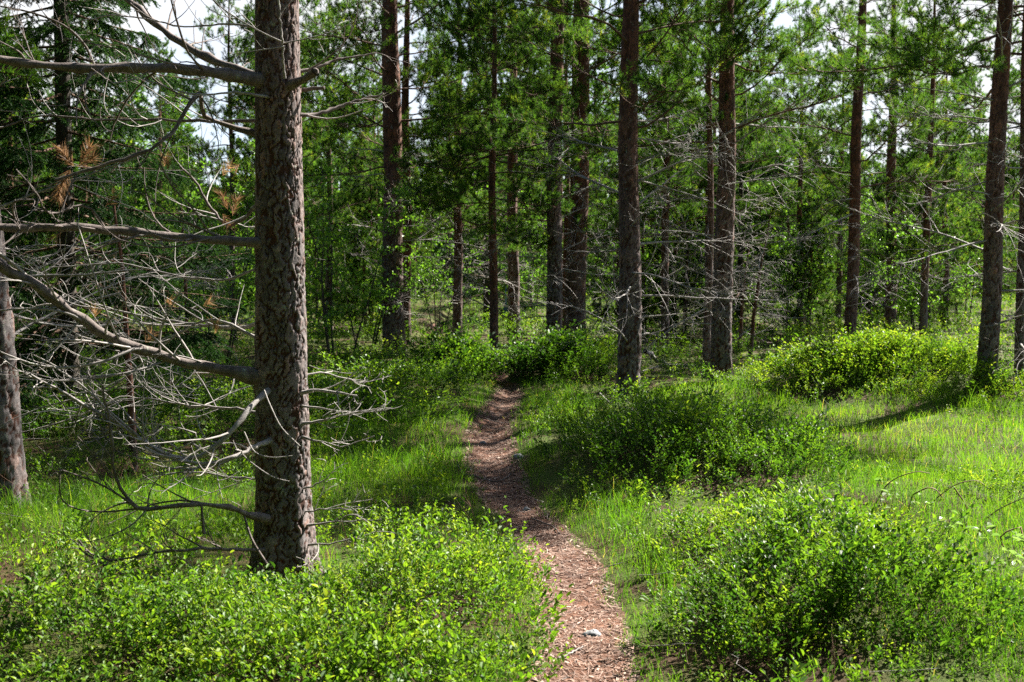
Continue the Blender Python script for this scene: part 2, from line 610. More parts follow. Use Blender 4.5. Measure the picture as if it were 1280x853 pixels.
def scatter(templates, pos, yaw, tilt, scale, hue, rng, gl, gs, leafspread=.50, leaf_scale=None):
    """copies of the sprig templates joined into the two collectors (leaves, stems)"""
    which = rng.integers(0, len(templates), len(pos))
    for w, (lv, lf, la, sv, sf) in enumerate(templates):
        idx = np.nonzero(which == w)[0]
        if not len(idx):
            continue
        cy, sy = np.cos(yaw[idx]), np.sin(yaw[idx])
        Z = np.zeros_like(cy)
        Rz = np.stack([np.stack([cy, -sy, Z], -1), np.stack([sy, cy, Z], -1), np.stack([Z, Z, Z + 1], -1)], 1)
        # shear by tilt instead of turning: sprigs lean
        Sh = np.tile(np.eye(3), (len(idx), 1, 1))
        Sh[:, 0, 2] = tilt[idx, 0]
        Sh[:, 1, 2] = tilt[idx, 1]
        A = (Sh @ Rz) * scale[idx][:, None, None]
        for (v, f, g_, isleaf) in ((lv, lf, gl, True), (sv, sf, gs, False)):
            if g_ is None:
                continue
            VV = np.einsum('nij,kj->nki', A, v) + pos[idx][:, None]
            FF = (f[None] + (np.arange(len(idx)) * len(v))[:, None, None]).reshape(-1, 4)
            if isleaf:
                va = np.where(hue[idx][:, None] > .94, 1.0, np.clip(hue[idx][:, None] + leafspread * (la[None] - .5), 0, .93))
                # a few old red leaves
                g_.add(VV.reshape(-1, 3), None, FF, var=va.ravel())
            else:
                g_.add(VV.reshape(-1, 3), None, FF, var=.5)


SPRIG = [make_sprig(rng, *q) for q in ((46, .027 / .40),) * 5 + ((30, .033 / .40),) * 3 + ((60, .021 / .40),) * 2 + ((16, .030 / .40),) * 2]          # unit-height; used at ~0.4 m, leaves ~2.6 cm
SPRIG_S = [make_sprig(rng, *q) for q in ((26, .024 / .21),) * 4 + ((16, .029 / .21),) * 2 + ((34, .017 / .21),) * 2 + ((8, .024 / .21),)]         # short ones with leaves of full size
SPRIG_LO = [make_sprig(rng, 22, 0.038 / .40) for _ in range(6)]       # farther away: fewer, larger leaves


def noise2(x, y, s, seed=0):
    return (np.sin(x * s + seed) * np.cos(y * s * 1.13 + seed * 2.1) + np.sin(x * s * 2.3 + y * s * 1.7 + seed * 1.7) * .5 + np.sin(-x * s * 1.9 + y * s * 3.1 + seed) * .35) / 1.85


# grass zones: cx, cy, rx, ry
GRASS_Z = [(-0.95, 9.6, .95, 2.6), (-2.4, 7.3, 1.3, .95), (.55, 12.4, .35, 2.6), (3.5, 10.4, 1.7, 2.2), (2.0, 5.3, .6, 1.0), (.62, 7.1, .25, .8),
           (.75, 6.0, .12, .6), (-.25, 11.5, .4, 1.5), (2.6, 8.6, .8, 1.0), (4.8, 8.5, 1.5, 2.0), (5.8, 10.8, 1.8, 2.4), (4.6, 5.6, 1.6, 1.6), (-4.4, 7.0, 1.2, 1.5), (2.3, 13.2, 1.0, 1.0), (4.0, 12.2, 1.5, .8), (3.0, 7.0, 1.0, 1.0)]


def grassy(x, y):
    g = np.zeros_like(x)
    for cx, cy, rx, ry in GRASS_Z:
        g = np.maximum(g, 1.25 - np.sqrt(((x - cx) / rx) ** 2 + ((y - cy) / ry) ** 2))
    g = np.maximum(g, .5 * np.exp(-((path_dist(x, y) - .10) / .14) ** 2))
    return np.clip(g * 1.6 + .45 * noise2(x, y, 3.1, 4) + .3 * noise2(x, y, 9.0, 1), 0, 1)


def in_view_points(rng, n, y0, y1, margin=1.18, power=1.0):
    y = y0 + (y1 - y0) * rng.random(n) ** power
    x = (rng.random(n) * 2 - 1) * (640 / F_PX * y * margin + 1.7)
    return x, y


GRP_B = 'bilberry bushes beside the path'
bush_count = 0


def bush(cx, cy, rx, ry, h, n, label, hue=.45, lo=False, dense=0, spread=.55):
    """one bilberry bush: Empty > foliage, stems"""
    rg = np.random.default_rng(int(abs(cx * 131 + cy * 977) * 10) % 99991)
    n = int(n * (1.2 if lo else .95) * (1.5 if dense else 1))
    r = 1.25 * rg.random(n) ** .58
    a = rg.random(n) * 2 * math.pi
    px, py = r * np.cos(a), r * np.sin(a)
    wob = 1 + .28 * np.sin(3 * a + cx * 7) + .18 * np.sin(5 * a + cy * 5)
    px, py = px * wob, py * wob
    x, y = cx + px * rx, cy + py * ry
    keep = (path_dist(x, y) > .02) & (noise2(x, y, 9.0, cx * 3) > -.62)
    x, y, px, py, r = x[keep], y[keep], px[keep], py[keep], r[keep]
    m = len(x)
    z0 = float(gz(cx, cy))
    hh = h * (.24 + .76 * np.exp(-(r * (.88 if dense else 1.05)) ** (4 if dense else 2.4))) * (1 + .24 * noise2(x, y, 5.5, cx) + .16 * noise2(x, y, 13, cy)) * rg.uniform(.65, 1.25, m)
    lane = (x > -1.55) & (x < -.62) & (y > 4.0) & (y < 6.0)      # low around the foot of the big pine
    hh = np.where(lane, np.minimum(hh, np.maximum(1.60 - .265 * y, .10) * rg.uniform(.6, 1.15, m)), hh)
    pos = np.stack([x - cx, y - cy, gz(x, y) - z0 - .01], -1)
    tilt = np.stack([px, py], -1) * .35 + rg.normal(0, .16, (m, 2))
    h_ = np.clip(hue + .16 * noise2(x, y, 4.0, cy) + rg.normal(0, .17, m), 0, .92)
    o = thing('bilberry_bush', label, 'bush', (cx, cy, z0), GRP_B)
    gl, gs = Geo(), Geo()
    yaw = rg.random(m) * 6.28
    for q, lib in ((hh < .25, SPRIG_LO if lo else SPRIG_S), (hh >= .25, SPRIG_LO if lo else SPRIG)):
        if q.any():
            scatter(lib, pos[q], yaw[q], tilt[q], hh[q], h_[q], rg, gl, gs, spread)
    gl.build('foliage', M['bilberry'], o, smooth=False)
    gs.build('stems', M['stem'], o)
    return o


# ---- the bushes one can tell apart
bush(-.42, 5.05, .62, .58, .38, 330, 'bright sunlit bilberry bush in the foreground just left of the path', .50)
bush(-.12, 5.75, .34, .45, .32, 130, 'low bright bilberry bush bulging over the left edge of the path', .54)
bush(-.80, 4.35, .50, .42, .36, 230, 'glossy bilberry bush at the bottom edge in front of the big pine', .50)
bush(-.10, 4.20, .28, .40, .27, 120, 'dark bilberry bush at the bottom edge touching the path on its left side', .42)
bush(-1.22, 4.75, .45, .42, .34, 200, 'bilberry bush below the broken twigs left of the big pine foot', .42)
bush(-1.75, 4.70, .50, .50, .36, 230, 'bilberry bush with pale tips in the bottom left corner', .46)
bush(-.62, 5.75, .40, .22, .34, 120, 'bilberry bush pressed against the right side of the big pine foot', .50)
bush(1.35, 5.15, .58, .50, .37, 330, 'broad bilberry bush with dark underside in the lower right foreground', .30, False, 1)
bush(.95, 4.75, .28, .32, .24, 90, 'small low bilberry bush at the bottom edge right of the path', .50)
bush(1.62, 6.25, .55, .45, .28, 230, 'yellow green bilberry bush on the hummock behind the broad lower right bush', .52)
bush(1.0, 6.35, .30, .45, .26, 120, 'low bilberry tuft right of the path between grass and the lower right bushes', .52)
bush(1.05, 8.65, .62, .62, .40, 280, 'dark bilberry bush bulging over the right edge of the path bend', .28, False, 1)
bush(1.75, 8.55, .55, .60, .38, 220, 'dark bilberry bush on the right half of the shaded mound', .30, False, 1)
bush(.68, 9.75, .34, .55, .30, 120, 'low bilberry bush between the path and the shaded mound', .42)
bush(1.55, 10.7, .9, .9, .28, 230, 'heathery bilberry patch on the crest in front of the lichen spotted pine', .50)
bush(4.25, 13.9, 1.15, .95, .40, 900, 'big rounded bilberry mound at the foot of the right hand pines', .55, True, 1)
bush(4.1, 12.75, 1.0, .40, .20, 200, 'low bilberry skirt in front of the big rounded mound', .60, True)
bush(5.55, 13.3, .7, .5, .24, 170, 'low bilberry bush right of the big rounded mound at the frame edge', .58, True)
bush(3.0, 14.2, .5, .5, .28, 90, 'low bilberry bush left of the big rounded mound', .55, True)
bush(-.70, 15.3, .46, .45, .52, 260, 'dark round bilberry bush left of the point where the path disappears', .28, True, 1)
bush(.50, 15.4, .58, .5, .54, 280, 'dark round bilberry bush right of the point where the path disappears', .26, True, 1)
bush(1.15, 16.8, .5, .5, .40, 120, 'bilberry bush at the foot of the grey pine right of the path end', .42, True)
bush(-2.0, 15.0, .9, .8, .42, 220, 'wide bilberry bush in front of the dark pine left of the path', .48, True)
bush(-2.0, 12.0, .8, .7, .34, 200, 'bilberry bush on the green rise just right of the big pine trunk', .52, True)
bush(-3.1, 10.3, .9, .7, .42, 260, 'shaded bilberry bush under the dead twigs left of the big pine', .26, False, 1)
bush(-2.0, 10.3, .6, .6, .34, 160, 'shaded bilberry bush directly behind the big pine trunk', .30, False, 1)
bush(-4.2, 11.0, .8, .8, .42, 180, 'dark bilberry bush by the spruce at the left edge', .34, True)
bush(3.35, 7.75, .60, .40, .20, 170, 'bilberry bush tangled with arching brambles at the right edge', .50)

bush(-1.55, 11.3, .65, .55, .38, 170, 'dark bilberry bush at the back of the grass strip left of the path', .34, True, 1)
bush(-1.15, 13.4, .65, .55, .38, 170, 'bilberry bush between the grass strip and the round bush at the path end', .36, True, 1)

# ---- undergrowth that nobody could count
gl, gs = Geo(), Geo()
for (n, y0, y1, lib, hs, pw) in ((7600, 2.6, 9, SPRIG_S, .185, .8), (6400, 9, 18, SPRIG_LO, .27, .9), (9000, 18, 48, SPRIG_LO, .40, 1.2)):
    x, y = in_view_points(rng, n, y0, y1, 1.25, pw)
    gr = grassy(x, y)
    keep = (path_dist(x, y) > .01) & (rng.random(n) > gr * .75) & (noise2(x, y, 2.2, 9) > np.where(y < 6.5, -.25, -.8))
    x, y, gr = x[keep], y[keep], gr[keep]
    m = len(x)
    near = np.clip(path_dist(x, y) / .35, .35, 1)
    hh = hs * near * (1 + .4 * noise2(x, y, 1.7, 2)) * rng.uniform(.6, 1.25, m)
    hh = np.where((x > -1.55) & (x < -.62) & (y > 4.0) & (y < 6.2), np.minimum(hh, np.maximum(1.60 - .265 * y, .12) * rng.uniform(.6, 1.15, m)), hh)
    hh = np.where(np.hypot((x - 3.5) / 1.9, (y - 10.3) / 2.4) < 1, hh * .55, hh)
    hh = np.where((x > 2.0) & (x < 3.7) & (y > 5.4) & (y < 7.9), hh * .55, hh)
    pos = np.stack([x, y, gz(x, y) - .01], -1)
    hue = np.clip(.48 + .20 * noise2(x, y, 1.3, 5) + rng.normal(0, .17, m), 0, .92)
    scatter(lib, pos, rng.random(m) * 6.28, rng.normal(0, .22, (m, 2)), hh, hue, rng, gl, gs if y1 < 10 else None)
x, y = in_view_points(rng, 900, 2.8, 12, 1.2, .9)
q = (path_dist(x, y) > .03) & (noise2(x, y, 2.6, 6) > .0)
x, y = x[q], y[q]
g2 = Geo()
scatter(SPRIG, np.stack([x, y, gz(x, y) - .01], -1), rng.random(len(x)) * 6.28, rng.normal(0, .3, (len(x), 2)), rng.uniform(.16, .40, len(x)) * np.where((x > -1.55) & (x < -.62) & (y < 6.2), .5, 1), np.full(len(x), .5), rng, Geo(), g2)
tag(g2.build('bare_twigs', M['bare'], smooth=False), 'leafless reddish brown bilberry twigs sticking out of the undergrowth', 'twigs', None, 'stuff')
tag(gl.build('undergrowth', M['bilberry'], smooth=False), 'knee high green bilberry undergrowth covering the forest floor', 'undergrowth', None, 'stuff')
tag(gs.build('undergrowth_stems', M['stem']), 'thin brown stems of the bilberry undergrowth on the forest floor', 'undergrowth', None, 'stuff')


def blades(rg, x, y, h, w, hue, geo, lean=.35, base=None):
    n = len(x)
    z = gz(x, y) - .01
    az = rg.uniform(0, 6.28, n)
    ln = np.abs(rg.normal(0, lean, n)) + .08
    d = np.stack([np.cos(az), np.sin(az), np.zeros(n)], -1)
    face = rg.uniform(0, 6.28, n)
    s = np.stack([np.cos(face), np.sin(face), np.zeros(n)], -1)
    p0 = np.stack([x, y, z], -1)
    up = np.array([0, 0, 1.0])
    h1, w1 = h[:, None], w[:, None]
    l1 = ln[:, None]
    p1 = p0 + up * h1 * .45 + d * h1 * l1 * .25
    p2 = p0 + up * h1 * .80 + d * h1 * l1 * .75
    p3 = p0 + up * h1 * (1 - .25 * np.minimum(l1, 1)) + d * h1 * l1 * 1.5
    V = np.stack([p0 - s * w1 / 2, p0 + s * w1 / 2, p1 - s * w1 * .42, p1 + s * w1 * .42, p2 - s * w1 * .28, p2 + s * w1 * .28, p3], 1).reshape(-1, 3)
    k = np.arange(n)[:, None] * 7
    geo.add(V, (k + np.array([[4, 5, 6]])), np.concatenate([k + np.array([[0, 1, 3, 2]]), k + np.array([[2, 3, 5, 4]])]), var=np.repeat(hue, 7))


g = Geo()
for (n, y0, y1, hs, w, pw) in ((135000, 3.0, 9.2, .125, .0028, .9), (115000, 8.6, 16, .14, .0042, .9), (26000, 15, 40, .26, .011, 1.1)):
    x, y = in_view_points(rng, n, y0, y1, 1.2, pw)
    gr = grassy(x, y)
    pd = path_dist(x, y)
    p = np.clip(gr * 1.1, .06, 1)
    keep = (pd > -.05) & (rng.random(n) < np.where(pd < .02, .5 * p, p))
    x, y, gr, pd = x[keep], y[keep], gr[keep], pd[keep]
    m = len(x)
    hh = hs * (.45 + .55 * gr) * rng.gamma(9, 1 / 9, m) * np.clip(.35 + pd * 2.5, .35, 1) * (1 + .35 * noise2(x, y, 4, 3))
    hue = np.clip(.42 + .20 * noise2(x, y, 1.6, 8) + .14 * noise2(x, y, 5.1, 2) + .16 * np.exp(-((x - 3.4) / 1.7) ** 2 - ((y - 10.3) / 2.3) ** 2) + rng.normal(0, .15, m), 0, .95)  # paler, yellower bump: brightness of the sunlit clearing put into the blade colour
    hh = hh * np.where(np.hypot((x - 3.5) / 1.9, (y - 10.3) / 2.4) < 1, .62, 1)
    hue = np.where(rng.random(m) < .02, .97, hue)
    blades(rng, x, y, hh, np.full(m, w) * rng.uniform(.7, 1.3, m), hue, g, .45)
tag(g.build('grass', M['grass'], smooth=False), 'fine green forest grass growing beside the path and in the clearing', 'grass', None, 'stuff')


# ------------------------------------------------------------------ trunks
def trunk_geo(P, R, sides, rings, rg, crack=.010, cell=(.035, .075), high0=1e9, high1=1e9, flare=.0):
    """bark in plates: Voronoi cells on the unrolled trunk push the surface in and out"""
    P = np.asarray(P, float)
    C = spline(P, rings)
    s = np.linspace(0, 1, rings)
    Rr = np.interp(s, np.linspace(0, 1, len(R)), R)
    zlen = np.concatenate([[0], np.cumsum(np.linalg.norm(np.diff(C, axis=0), axis=1))])
    Rr = np.maximum(Rr, 1e-4)
    th = np.arange(sides) / sides * 2 * math.pi
    Rm = float(np.mean(Rr[: max(2, rings // 3)]))
    circ = 2 * math.pi * Rm
    U = (th * Rm)[None].repeat(rings, 0)
    W = zlen[:, None].repeat(sides, 1)
    sc = cell[0] / .035
    n1 = np.sin(W * 23 / sc + 3 * np.sin(U * 31 / sc)) + np.sin(W * 57 / sc + U * 44 / sc + 2)
    n2 = np.sin(U * 61 / sc + 2 * np.sin(W * 37 / sc)) + np.sin(U * 90 / sc - W * 71 / sc + 1)
    n3 = np.sin(W * 151 / sc + 2.2 * np.sin(U * 173 / sc)) + np.sin(U * 211 / sc + 2 * np.sin(W * 133 / sc + 1))
    U0, W0 = U, W

    def cells(cu, cz, seed, wu, wz):
        U = U0 + cu * (wu * n1 + .05 * n3)
        W_ = W0 + cz * (wz * n2 + .05 * n3)
        nu = max(4, int(round(circ / cu)))
        du = circ / nu
        nz = int(zlen[-1] / cz) + 4
        ju, jz, rnd = rg.uniform(-.48, .48, (nz, nu)), rg.uniform(-.5, .5, (nz, nu)), rg.random((nz, nu))
        ci, cj = np.floor(W_ / cz).astype(int), np.floor(U / du).astype(int)
        F1, F2, pr, hu = np.full(U.shape, 9e9), np.full(U.shape, 9e9), np.zeros(U.shape), np.zeros(U.shape)
        asp = cz / du
        for a in (-1, 0, 1):
            for b in (-1, 0, 1):
                ii, jj = np.clip(ci + a, 0, nz - 1), (cj + b) % nu
                ddu = U - (cj + b + .5 + ju[ii, jj]) * du
                d = np.abs(ddu) ** 1.3 + np.abs((W_ - (ci + a + .5 + jz[ii, jj]) * cz) / asp) ** 1.3
                nearer = d < F1
                F2 = np.where(nearer, F1, np.minimum(F2, d))
                pr = np.where(nearer, rnd[ii, jj], pr)
                hu = np.where(nearer, ddu / du, hu)
                F1 = np.where(nearer, d, F1)
        return (F2 ** .77 - F1 ** .77) / du, pr, hu
    e1, p1, h1 = cells(cell[0] * 1.35, cell[1] * 1.5, 1, .22, .14)
    e2, p2, h2 = cells(cell[0] * .62, cell[1] * .62, 2, .22, .18)
    deepc = np.clip(1 - e1 / .20, 0, 1)
    flake = np.clip(1 - e2 / .16, 0, 1)
    pr = np.clip(.5 * p1 + .5 * p2, 0, 1)
    ck = np.clip(deepc ** .8 + flake * .55 * (p2 > .3), 0, 1)
    thin = np.clip((W0 - high0) / max(high1 - high0, 1e-6), 0, 1)
    disp = crack * (-1.3 * np.minimum(deepc * 1.8, 1) + (p1 - .5) * .55 + (p2 - .5) * .65 - np.minimum(flake * 1.5, 1) * .28 + .35 * h2 * (p2 - .2) + .04 * n3) * (1 - .55 * thin)
    lump = .03 * np.sin(th * 2 + 1)[None] * np.sin(zlen * 1.9)[:, None] + .02 * np.sin(th * 3)[None] * np.sin(zlen * 3.3 + 1)[:, None]
    rad = Rr[:, None] * (1 + lump + flare * np.exp(-zlen / .20)[:, None] * (1 + .8 * np.sin(5 * th + 1.3 * np.sin(th))[None])) + disp
    V = C[:, None] + np.stack([np.cos(th)[None] * rad, np.sin(th)[None] * rad, np.zeros_like(rad)], -1)
    k = np.arange(rings - 1)[:, None] * sides
    j = np.arange(sides)[None]
    jn = (j + 1) % sides
    Fq = np.stack([k + j, k + jn, k + sides + jn, k + sides + j], -1).reshape(-1, 4)
    g = Geo()
    g.add(V.reshape(-1, 3), None, Fq, crack=ck.ravel() * (1 - .35 * thin.ravel()), plate=pr.ravel(), high=thin.ravel())
    return g, C, Rr


# ------------------------------------------------------------------ dead branches
def twigs(rg, P, R, n, length, geo, level=1, bend=(0, 0, .5), start=.25, flat=.6, sides=4, rmin=.0016, T0=None):
    """crooked side twigs along the curve P, with twigs of their own"""
    m = len(P)
    for k in range(n):
        t = start + (1 - start) * (k + rg.random()) / n
        f = t * (m - 1)
        i = min(int(f), m - 2)
        p = P[i] + (P[i + 1] - P[i]) * (f - i)
        T = norm(P[i + 1] - P[i])
        side = norm(np.cross(T, (0, 0, 1)) + 1e-6) * (1 if rg.random() < .5 else -1)
        d = norm(T * rg.uniform(.35, 1.1) + side * rg.uniform(.3, 1.0) * flat + np.array([0, 0, rg.normal(.05, .45)]))
        L = length * rg.uniform(.5, 1.45) * (1.1 - .55 * t)
        r = max(min(R[i] * .55, .0022 + L * .008), rmin)
        q = wander(rg, p, d, L, 8, np.array(bend) * rg.normal(.6, 1.0) + rg.normal(0, .75, 3) * np.array([1, 1, .7]), .06)
        V, F = tube(q, np.linspace(r, max(r * .3, rmin * .7), 8), sides)
        geo.add(V, None, F)
        if level > 0:
            twigs(rg, q, np.linspace(r, r * .3, 8), rg.integers(1, 4), L * .55, geo, level - 1, bend, .3, 1.0, 3, rmin)


def tuft(rg, p, d, geo, n=70, L=.055, w=.0022, spread=.9, shoot=.12):
    """a shoot end with needles all round"""
    d = norm(d)
    t = rg.random(n) ** .8
    base = np.asarray(p)[None] + d[None] * (t * shoot)[:, None]
    rad = norm(rg.normal(0, 1, (n, 3)))
    rad = norm(rad - (rad @ d)[:, None] * d[None])
    nd = norm(d[None] * rg.uniform(.4, 1.0, n)[:, None] + rad * spread)
    sd = norm(np.cross(nd, rg.normal(0, 1, (n, 3))))
    ll = (L * rg.uniform(.7, 1.15, n))[:, None]
    V = np.stack([base - sd * w / 2, base + sd * w / 2, base + nd * ll], 1).reshape(-1, 3)
    geo.add(V, np.arange(n * 3).reshape(-1, 3), None, var=np.repeat(np.clip(rg.normal(.5, .2) + rg.normal(0, .15, n), 0, 1), 3))


# ------------------------------------------------------------------ live limbs (prototypes along +X)
def needles_along(rg, P, n, L, w, geo, var, t0=.2, power=.75, fwd=.75, mat=0):
    m = len(P)
    t = t0 + (1 - t0) * rg.random(n) ** power
    f = t * (m - 1)
    i = np.minimum(f.astype(int), m - 2)
    T = norm(P[i + 1] - P[i])
    base = P[i] + (P[i + 1] - P[i]) * (f - i)[:, None]
    rad = rg.normal(0, 1, (n, 3))
    rad = norm(rad - np.sum(rad * T, -1, keepdims=True) * T)
    nd = norm(T * (fwd * rg.uniform(.5, 1.4, n))[:, None] + rad)
    sd = norm(np.cross(nd, rg.normal(0, 1, (n, 3))))
    ll = (L * rg.uniform(.7, 1.2, n))[:, None]
    V = np.stack([base - sd * w / 2, base + sd * w / 2, base + nd * ll], 1).reshape(-1, 3)
    vv = np.clip(var + rg.normal(0, .12, n), 0, .95)
    geo.add(V, np.arange(n * 3).reshape(-1, 3), None, mat, var=np.repeat(vv, 3))


def live_limb(rg, L, wood, fol, kind='pine', nw=.0042, dens=1.0, origin=(0, 0, 0), rise=.25):
    if kind == 'pine':
        main = wander(rg, origin, (1, 0, rise), L, 9, (0, 0, .30), .13)
        r0 = .006 + .0055 * L
        nsec, nl = int(5 + 4.5 * L), .062
    else:
        main = wander(rg, origin, (1, 0, -.18 + rise * .4), L, 9, (0, 0, .22), .05)
        r0 = .006 + .006 * L
        nsec, nl = int(8 + 9 * L), .024
    V, F = tube(main, np.linspace(r0, r0 * .2, 9), 5)
    wood.add(V, None, F)
    base = rg.normal(.45, .10)
    for k in range(nsec):
        t = .22 + .76 * (k + rg.random() * .8) / nsec
        f = t * 8
        i = min(int(f), 7)
        p = main[i] + (main[i + 1] - main[i]) * (f - i)
        T = norm(main[i + 1] - main[i])
        sgn = 1 if k % 2 else -1
        side = norm(np.cross((0, 0, 1), T)) * sgn
        if kind == 'pine':
            d = T * rg.uniform(.5, 1.0) + side * rg.uniform(.6, 1.0) + np.array([0, 0, rg.normal(.12, .3)])
            l2 = (.16 + .40 * L * (1.05 - t)) * rg.uniform(.7, 1.15)
            sec = wander(rg, p, d, l2, 6, (0, 0, .5), .10)
        else:
            d = T * rg.uniform(.5, .9) + side + np.array([0, 0, rg.normal(-.25, .15)])
            l2 = (.10 + .34 * L * (1.05 - t)) * rg.uniform(.7, 1.15)
            sec = wander(rg, p, d, l2, 6, (0, 0, -.25), .06)
        V, F = tube(sec, np.linspace(r0 * .38, .002, 6), 3)
        wood.add(V, None, F)
        if kind == 'pine':
            shoots = [(sec, .55)]
            for q in range(int(2 + l2 * 7)):
                tt = rg.uniform(.25, .95)
                j = int(tt * 5)
                T2 = norm(sec[min(j + 1, 5)] - sec[j])
                dd = T2 + norm(rg.normal(0, 1, 3) * np.array([1, 1, .6])) * .9 + np.array([0, 0, .25])
                c3 = wander(rg, sec[j], dd, rg.uniform(.12, .26), 4, (0, 0, .4), .08)
                V, F = tube(c3, np.linspace(.0035, .002, 4), 3)
                wood.add(V, None, F)
                shoots.append((c3, .25))
            for c, t0 in shoots:
                needles_along(rg, c, int(60 * dens * rg.uniform(.6, 1.3)), nl, nw, fol, np.clip(base + rg.normal(0, .18), 0, .93), max(t0, .35), .7)
        else:
            shoots = [(sec, .1, 3.0)]
            for q in range(int(3 + l2 * 12)):
                tt = rg.uniform(.1, .95)
                j = min(int(tt * 5), 4)
                T2 = norm(sec[j + 1] - sec[j])
                s2 = norm(np.cross((0, 0, 1), T2)) * (1 if q % 2 else -1)
                c3 = wander(rg, sec[j], T2 + s2 * .9 + np.array([0, 0, -.3]), rg.uniform(.07, .18), 4, (0, 0, -.3), .06)
                shoots.append((c3, .0, 1.0))
            for c, t0, mul in shoots:
                needles_along(rg, c, int(52 * dens * mul), nl, nw, fol, np.clip(base + rg.normal(0, .14), 0, 1), t0, 1.0, .9)
    if kind == 'pine':
        needles_along(rg, main, int(70 * dens), nl, nw, fol, base, .8, .8)


PINE_MATS = None
LIMB = {}


def limb_protos():
    rg = np.random.default_rng(5)
    for kind, lens in (('pine', (.8, 1.2, 1.6, 2.0, 2.5)), ('spruce', (.7, 1.2, 1.8, 2.3))):
        for L in lens:
            for q in range(2):
                w, f = Geo(), Geo()
                live_limb(rg, L, w, f, kind, (.0060 if kind == 'pine' else .0065), 1.1, rise=rg.uniform(-.15, .2))
                LIMB.setdefault(kind, []).append((L, w.mesh('limb', M['limb']), f.mesh('foliage', M['needle'] if kind == 'pine' else M['spruce'], False)))


limb_protos()


def limb_object(parent, kind, L, p, az, pitch, rg, roll=0.0, scale=None):
    cand = sorted(LIMB[kind], key=lambda c: abs(c[0] - L) + .25 * rg.random())
    L0, wm, fm = cand[0]
    s = L / L0
    mt = Matrix.Translation(Vector(p)) @ Matrix.Rotation(az, 4, 'Z') @ Matrix.Rotation(-pitch, 4, 'Y') @ Matrix.Rotation(roll, 4, 'X') @ Matrix.Scale(s, 4)
    o = link('limb', wm, parent, mt)
    link('foliage', fm, o)
    return o


DEAD = []


def dead_protos():
    rg = np.random.default_rng(21)
    for L in (.6, 1.0, 1.4, 1.8, 2.3):
        for q in range(3):
            a, b = Geo(), Geo()
            main = wander(rg, (0, 0, 0), (1, 0, rg.uniform(-.05, .25)), L, 11, (rg.normal(0, .2), rg.normal(0, .5), rg.uniform(-.6, .5)), .045)
            R = np.linspace(.005 + .005 * L, .003, 11)
            V, F = tube(main, R, 6)
            a.add(V, None, F)
            twigs(rg, main, R, int(5 + 5 * L), .26 + .24 * L, b, 1, (0, 0, -.2), .2, 1.0, 3, .0023)
            DEAD.append((L, a.mesh('dead_branch', M['dead_wood']), b.mesh('twigs', M['dead_wood'])))


dead_protos()


def dead_object(parent, L, p, az, pitch, rg):
    L0, wm, fm = sorted(DEAD, key=lambda c: abs(c[0] - L) + .3 * rg.random())[0]
    s = L / L0
    mt = Matrix.Translation(Vector(p)) @ Matrix.Rotation(az, 4, 'Z') @ Matrix.Rotation(-pitch, 4, 'Y') @ Matrix.Rotation(rg.uniform(-.5, .5), 4, 'X') @ Matrix.Scale(s, 4)
    o = link('dead_branch', wm, parent, mt)
    link('twigs', fm, o)
    return o


GRP_P = 'pine trees standing in the wood'


def mid_pine(u, v, width_px, u_top, height, label, crown0=3.0, dead=(.8, 3.0, 12), nlimb=24, Lmax=2.0, red=(1.2, 3.2), Y=None, v_top=0, seed=None, tiers=None, group=GRP_P, dL=1.0):
    """a pine whose foot shows at pixel (u, v): Empty > trunk, dead_branch (> twigs), limb (> foliage)"""
    rg = np.random.default_rng(seed or int(u * 7 + v))
    p = hit(u, v) if Y is None else None
    if Y is not None:
        q = at(u, v, Y)
        p = np.array([q[0], Y, float(gz(q[0], Y))])
    Yd = p[1]
    b = np.array([p[0], Yd, float(gz(p[0], Yd)) - .05])
    top_px = at(u_top, v_top, Yd)
    slope = (top_px - b) / (top_px[2] - b[2])
    r0 = width_px / F_PX * Yd / 2
    o = thing('pine_tree', label, 'tree', tuple(b), group)
    hs = np.linspace(0, height, 9)
    P = np.stack([slope[0] * hs + .018 * np.sin(hs * 1.7 + u) * np.minimum(hs, 1), .02 * np.sin(hs * 1.1 + v) * np.minimum(hs, 1), hs], -1)
    R = r0 * np.array([1.0, .97, .92, .85, .74, .6, .44, .26, .05])
    far = Yd > 19
    red = (red[0] - .9, red[1] + .2)
    sides = 28 if far else 56
    rings = int(height / (.045 if far else .024))
    g, C, Rr = trunk_geo(P, R, sides, rings, rg, .011 if r0 > .06 else .005, (.055, .13) if r0 > .06 else (.035, .09), red[0], red[1], .2)
    g.build('trunk', M['bark'], o)

    def on(z):
        return np.array([np.interp(z, C[:, 2], C[:, 0]), np.interp(z, C[:, 2], C[:, 1]), z])
    d0, d1, nd = dead
    for k in range(nd):
        z = d0 + (d1 - d0) * (k + rg.random()) / nd
        dead_object(o, rg.uniform(.55, 1.6) * dL, on(z), rg.uniform(0, 6.28), rg.uniform(-.25, .35), rg)
    az = rg.uniform(0, 6.28)
    nlimb = int(nlimb * (1.45 if 960 < u < 1270 else 1.75))
    Lmax = Lmax * 1.15
    crown0 = crown0 * .9
    for k in range(nlimb):
        t = (k + rg.random() * .6) / nlimb
        z = crown0 + (height - crown0) * t * .97
        az += 2.4 + rg.normal(0, .3)
        L = max(.45, Lmax * (1.0 - .72 * t) * rg.uniform(.75, 1.15))
        limb_object(o, 'pine', L, on(z), az, rg.uniform(-.30, .12) + .35 * t, rg, rg.uniform(-.25, .25))
    return o


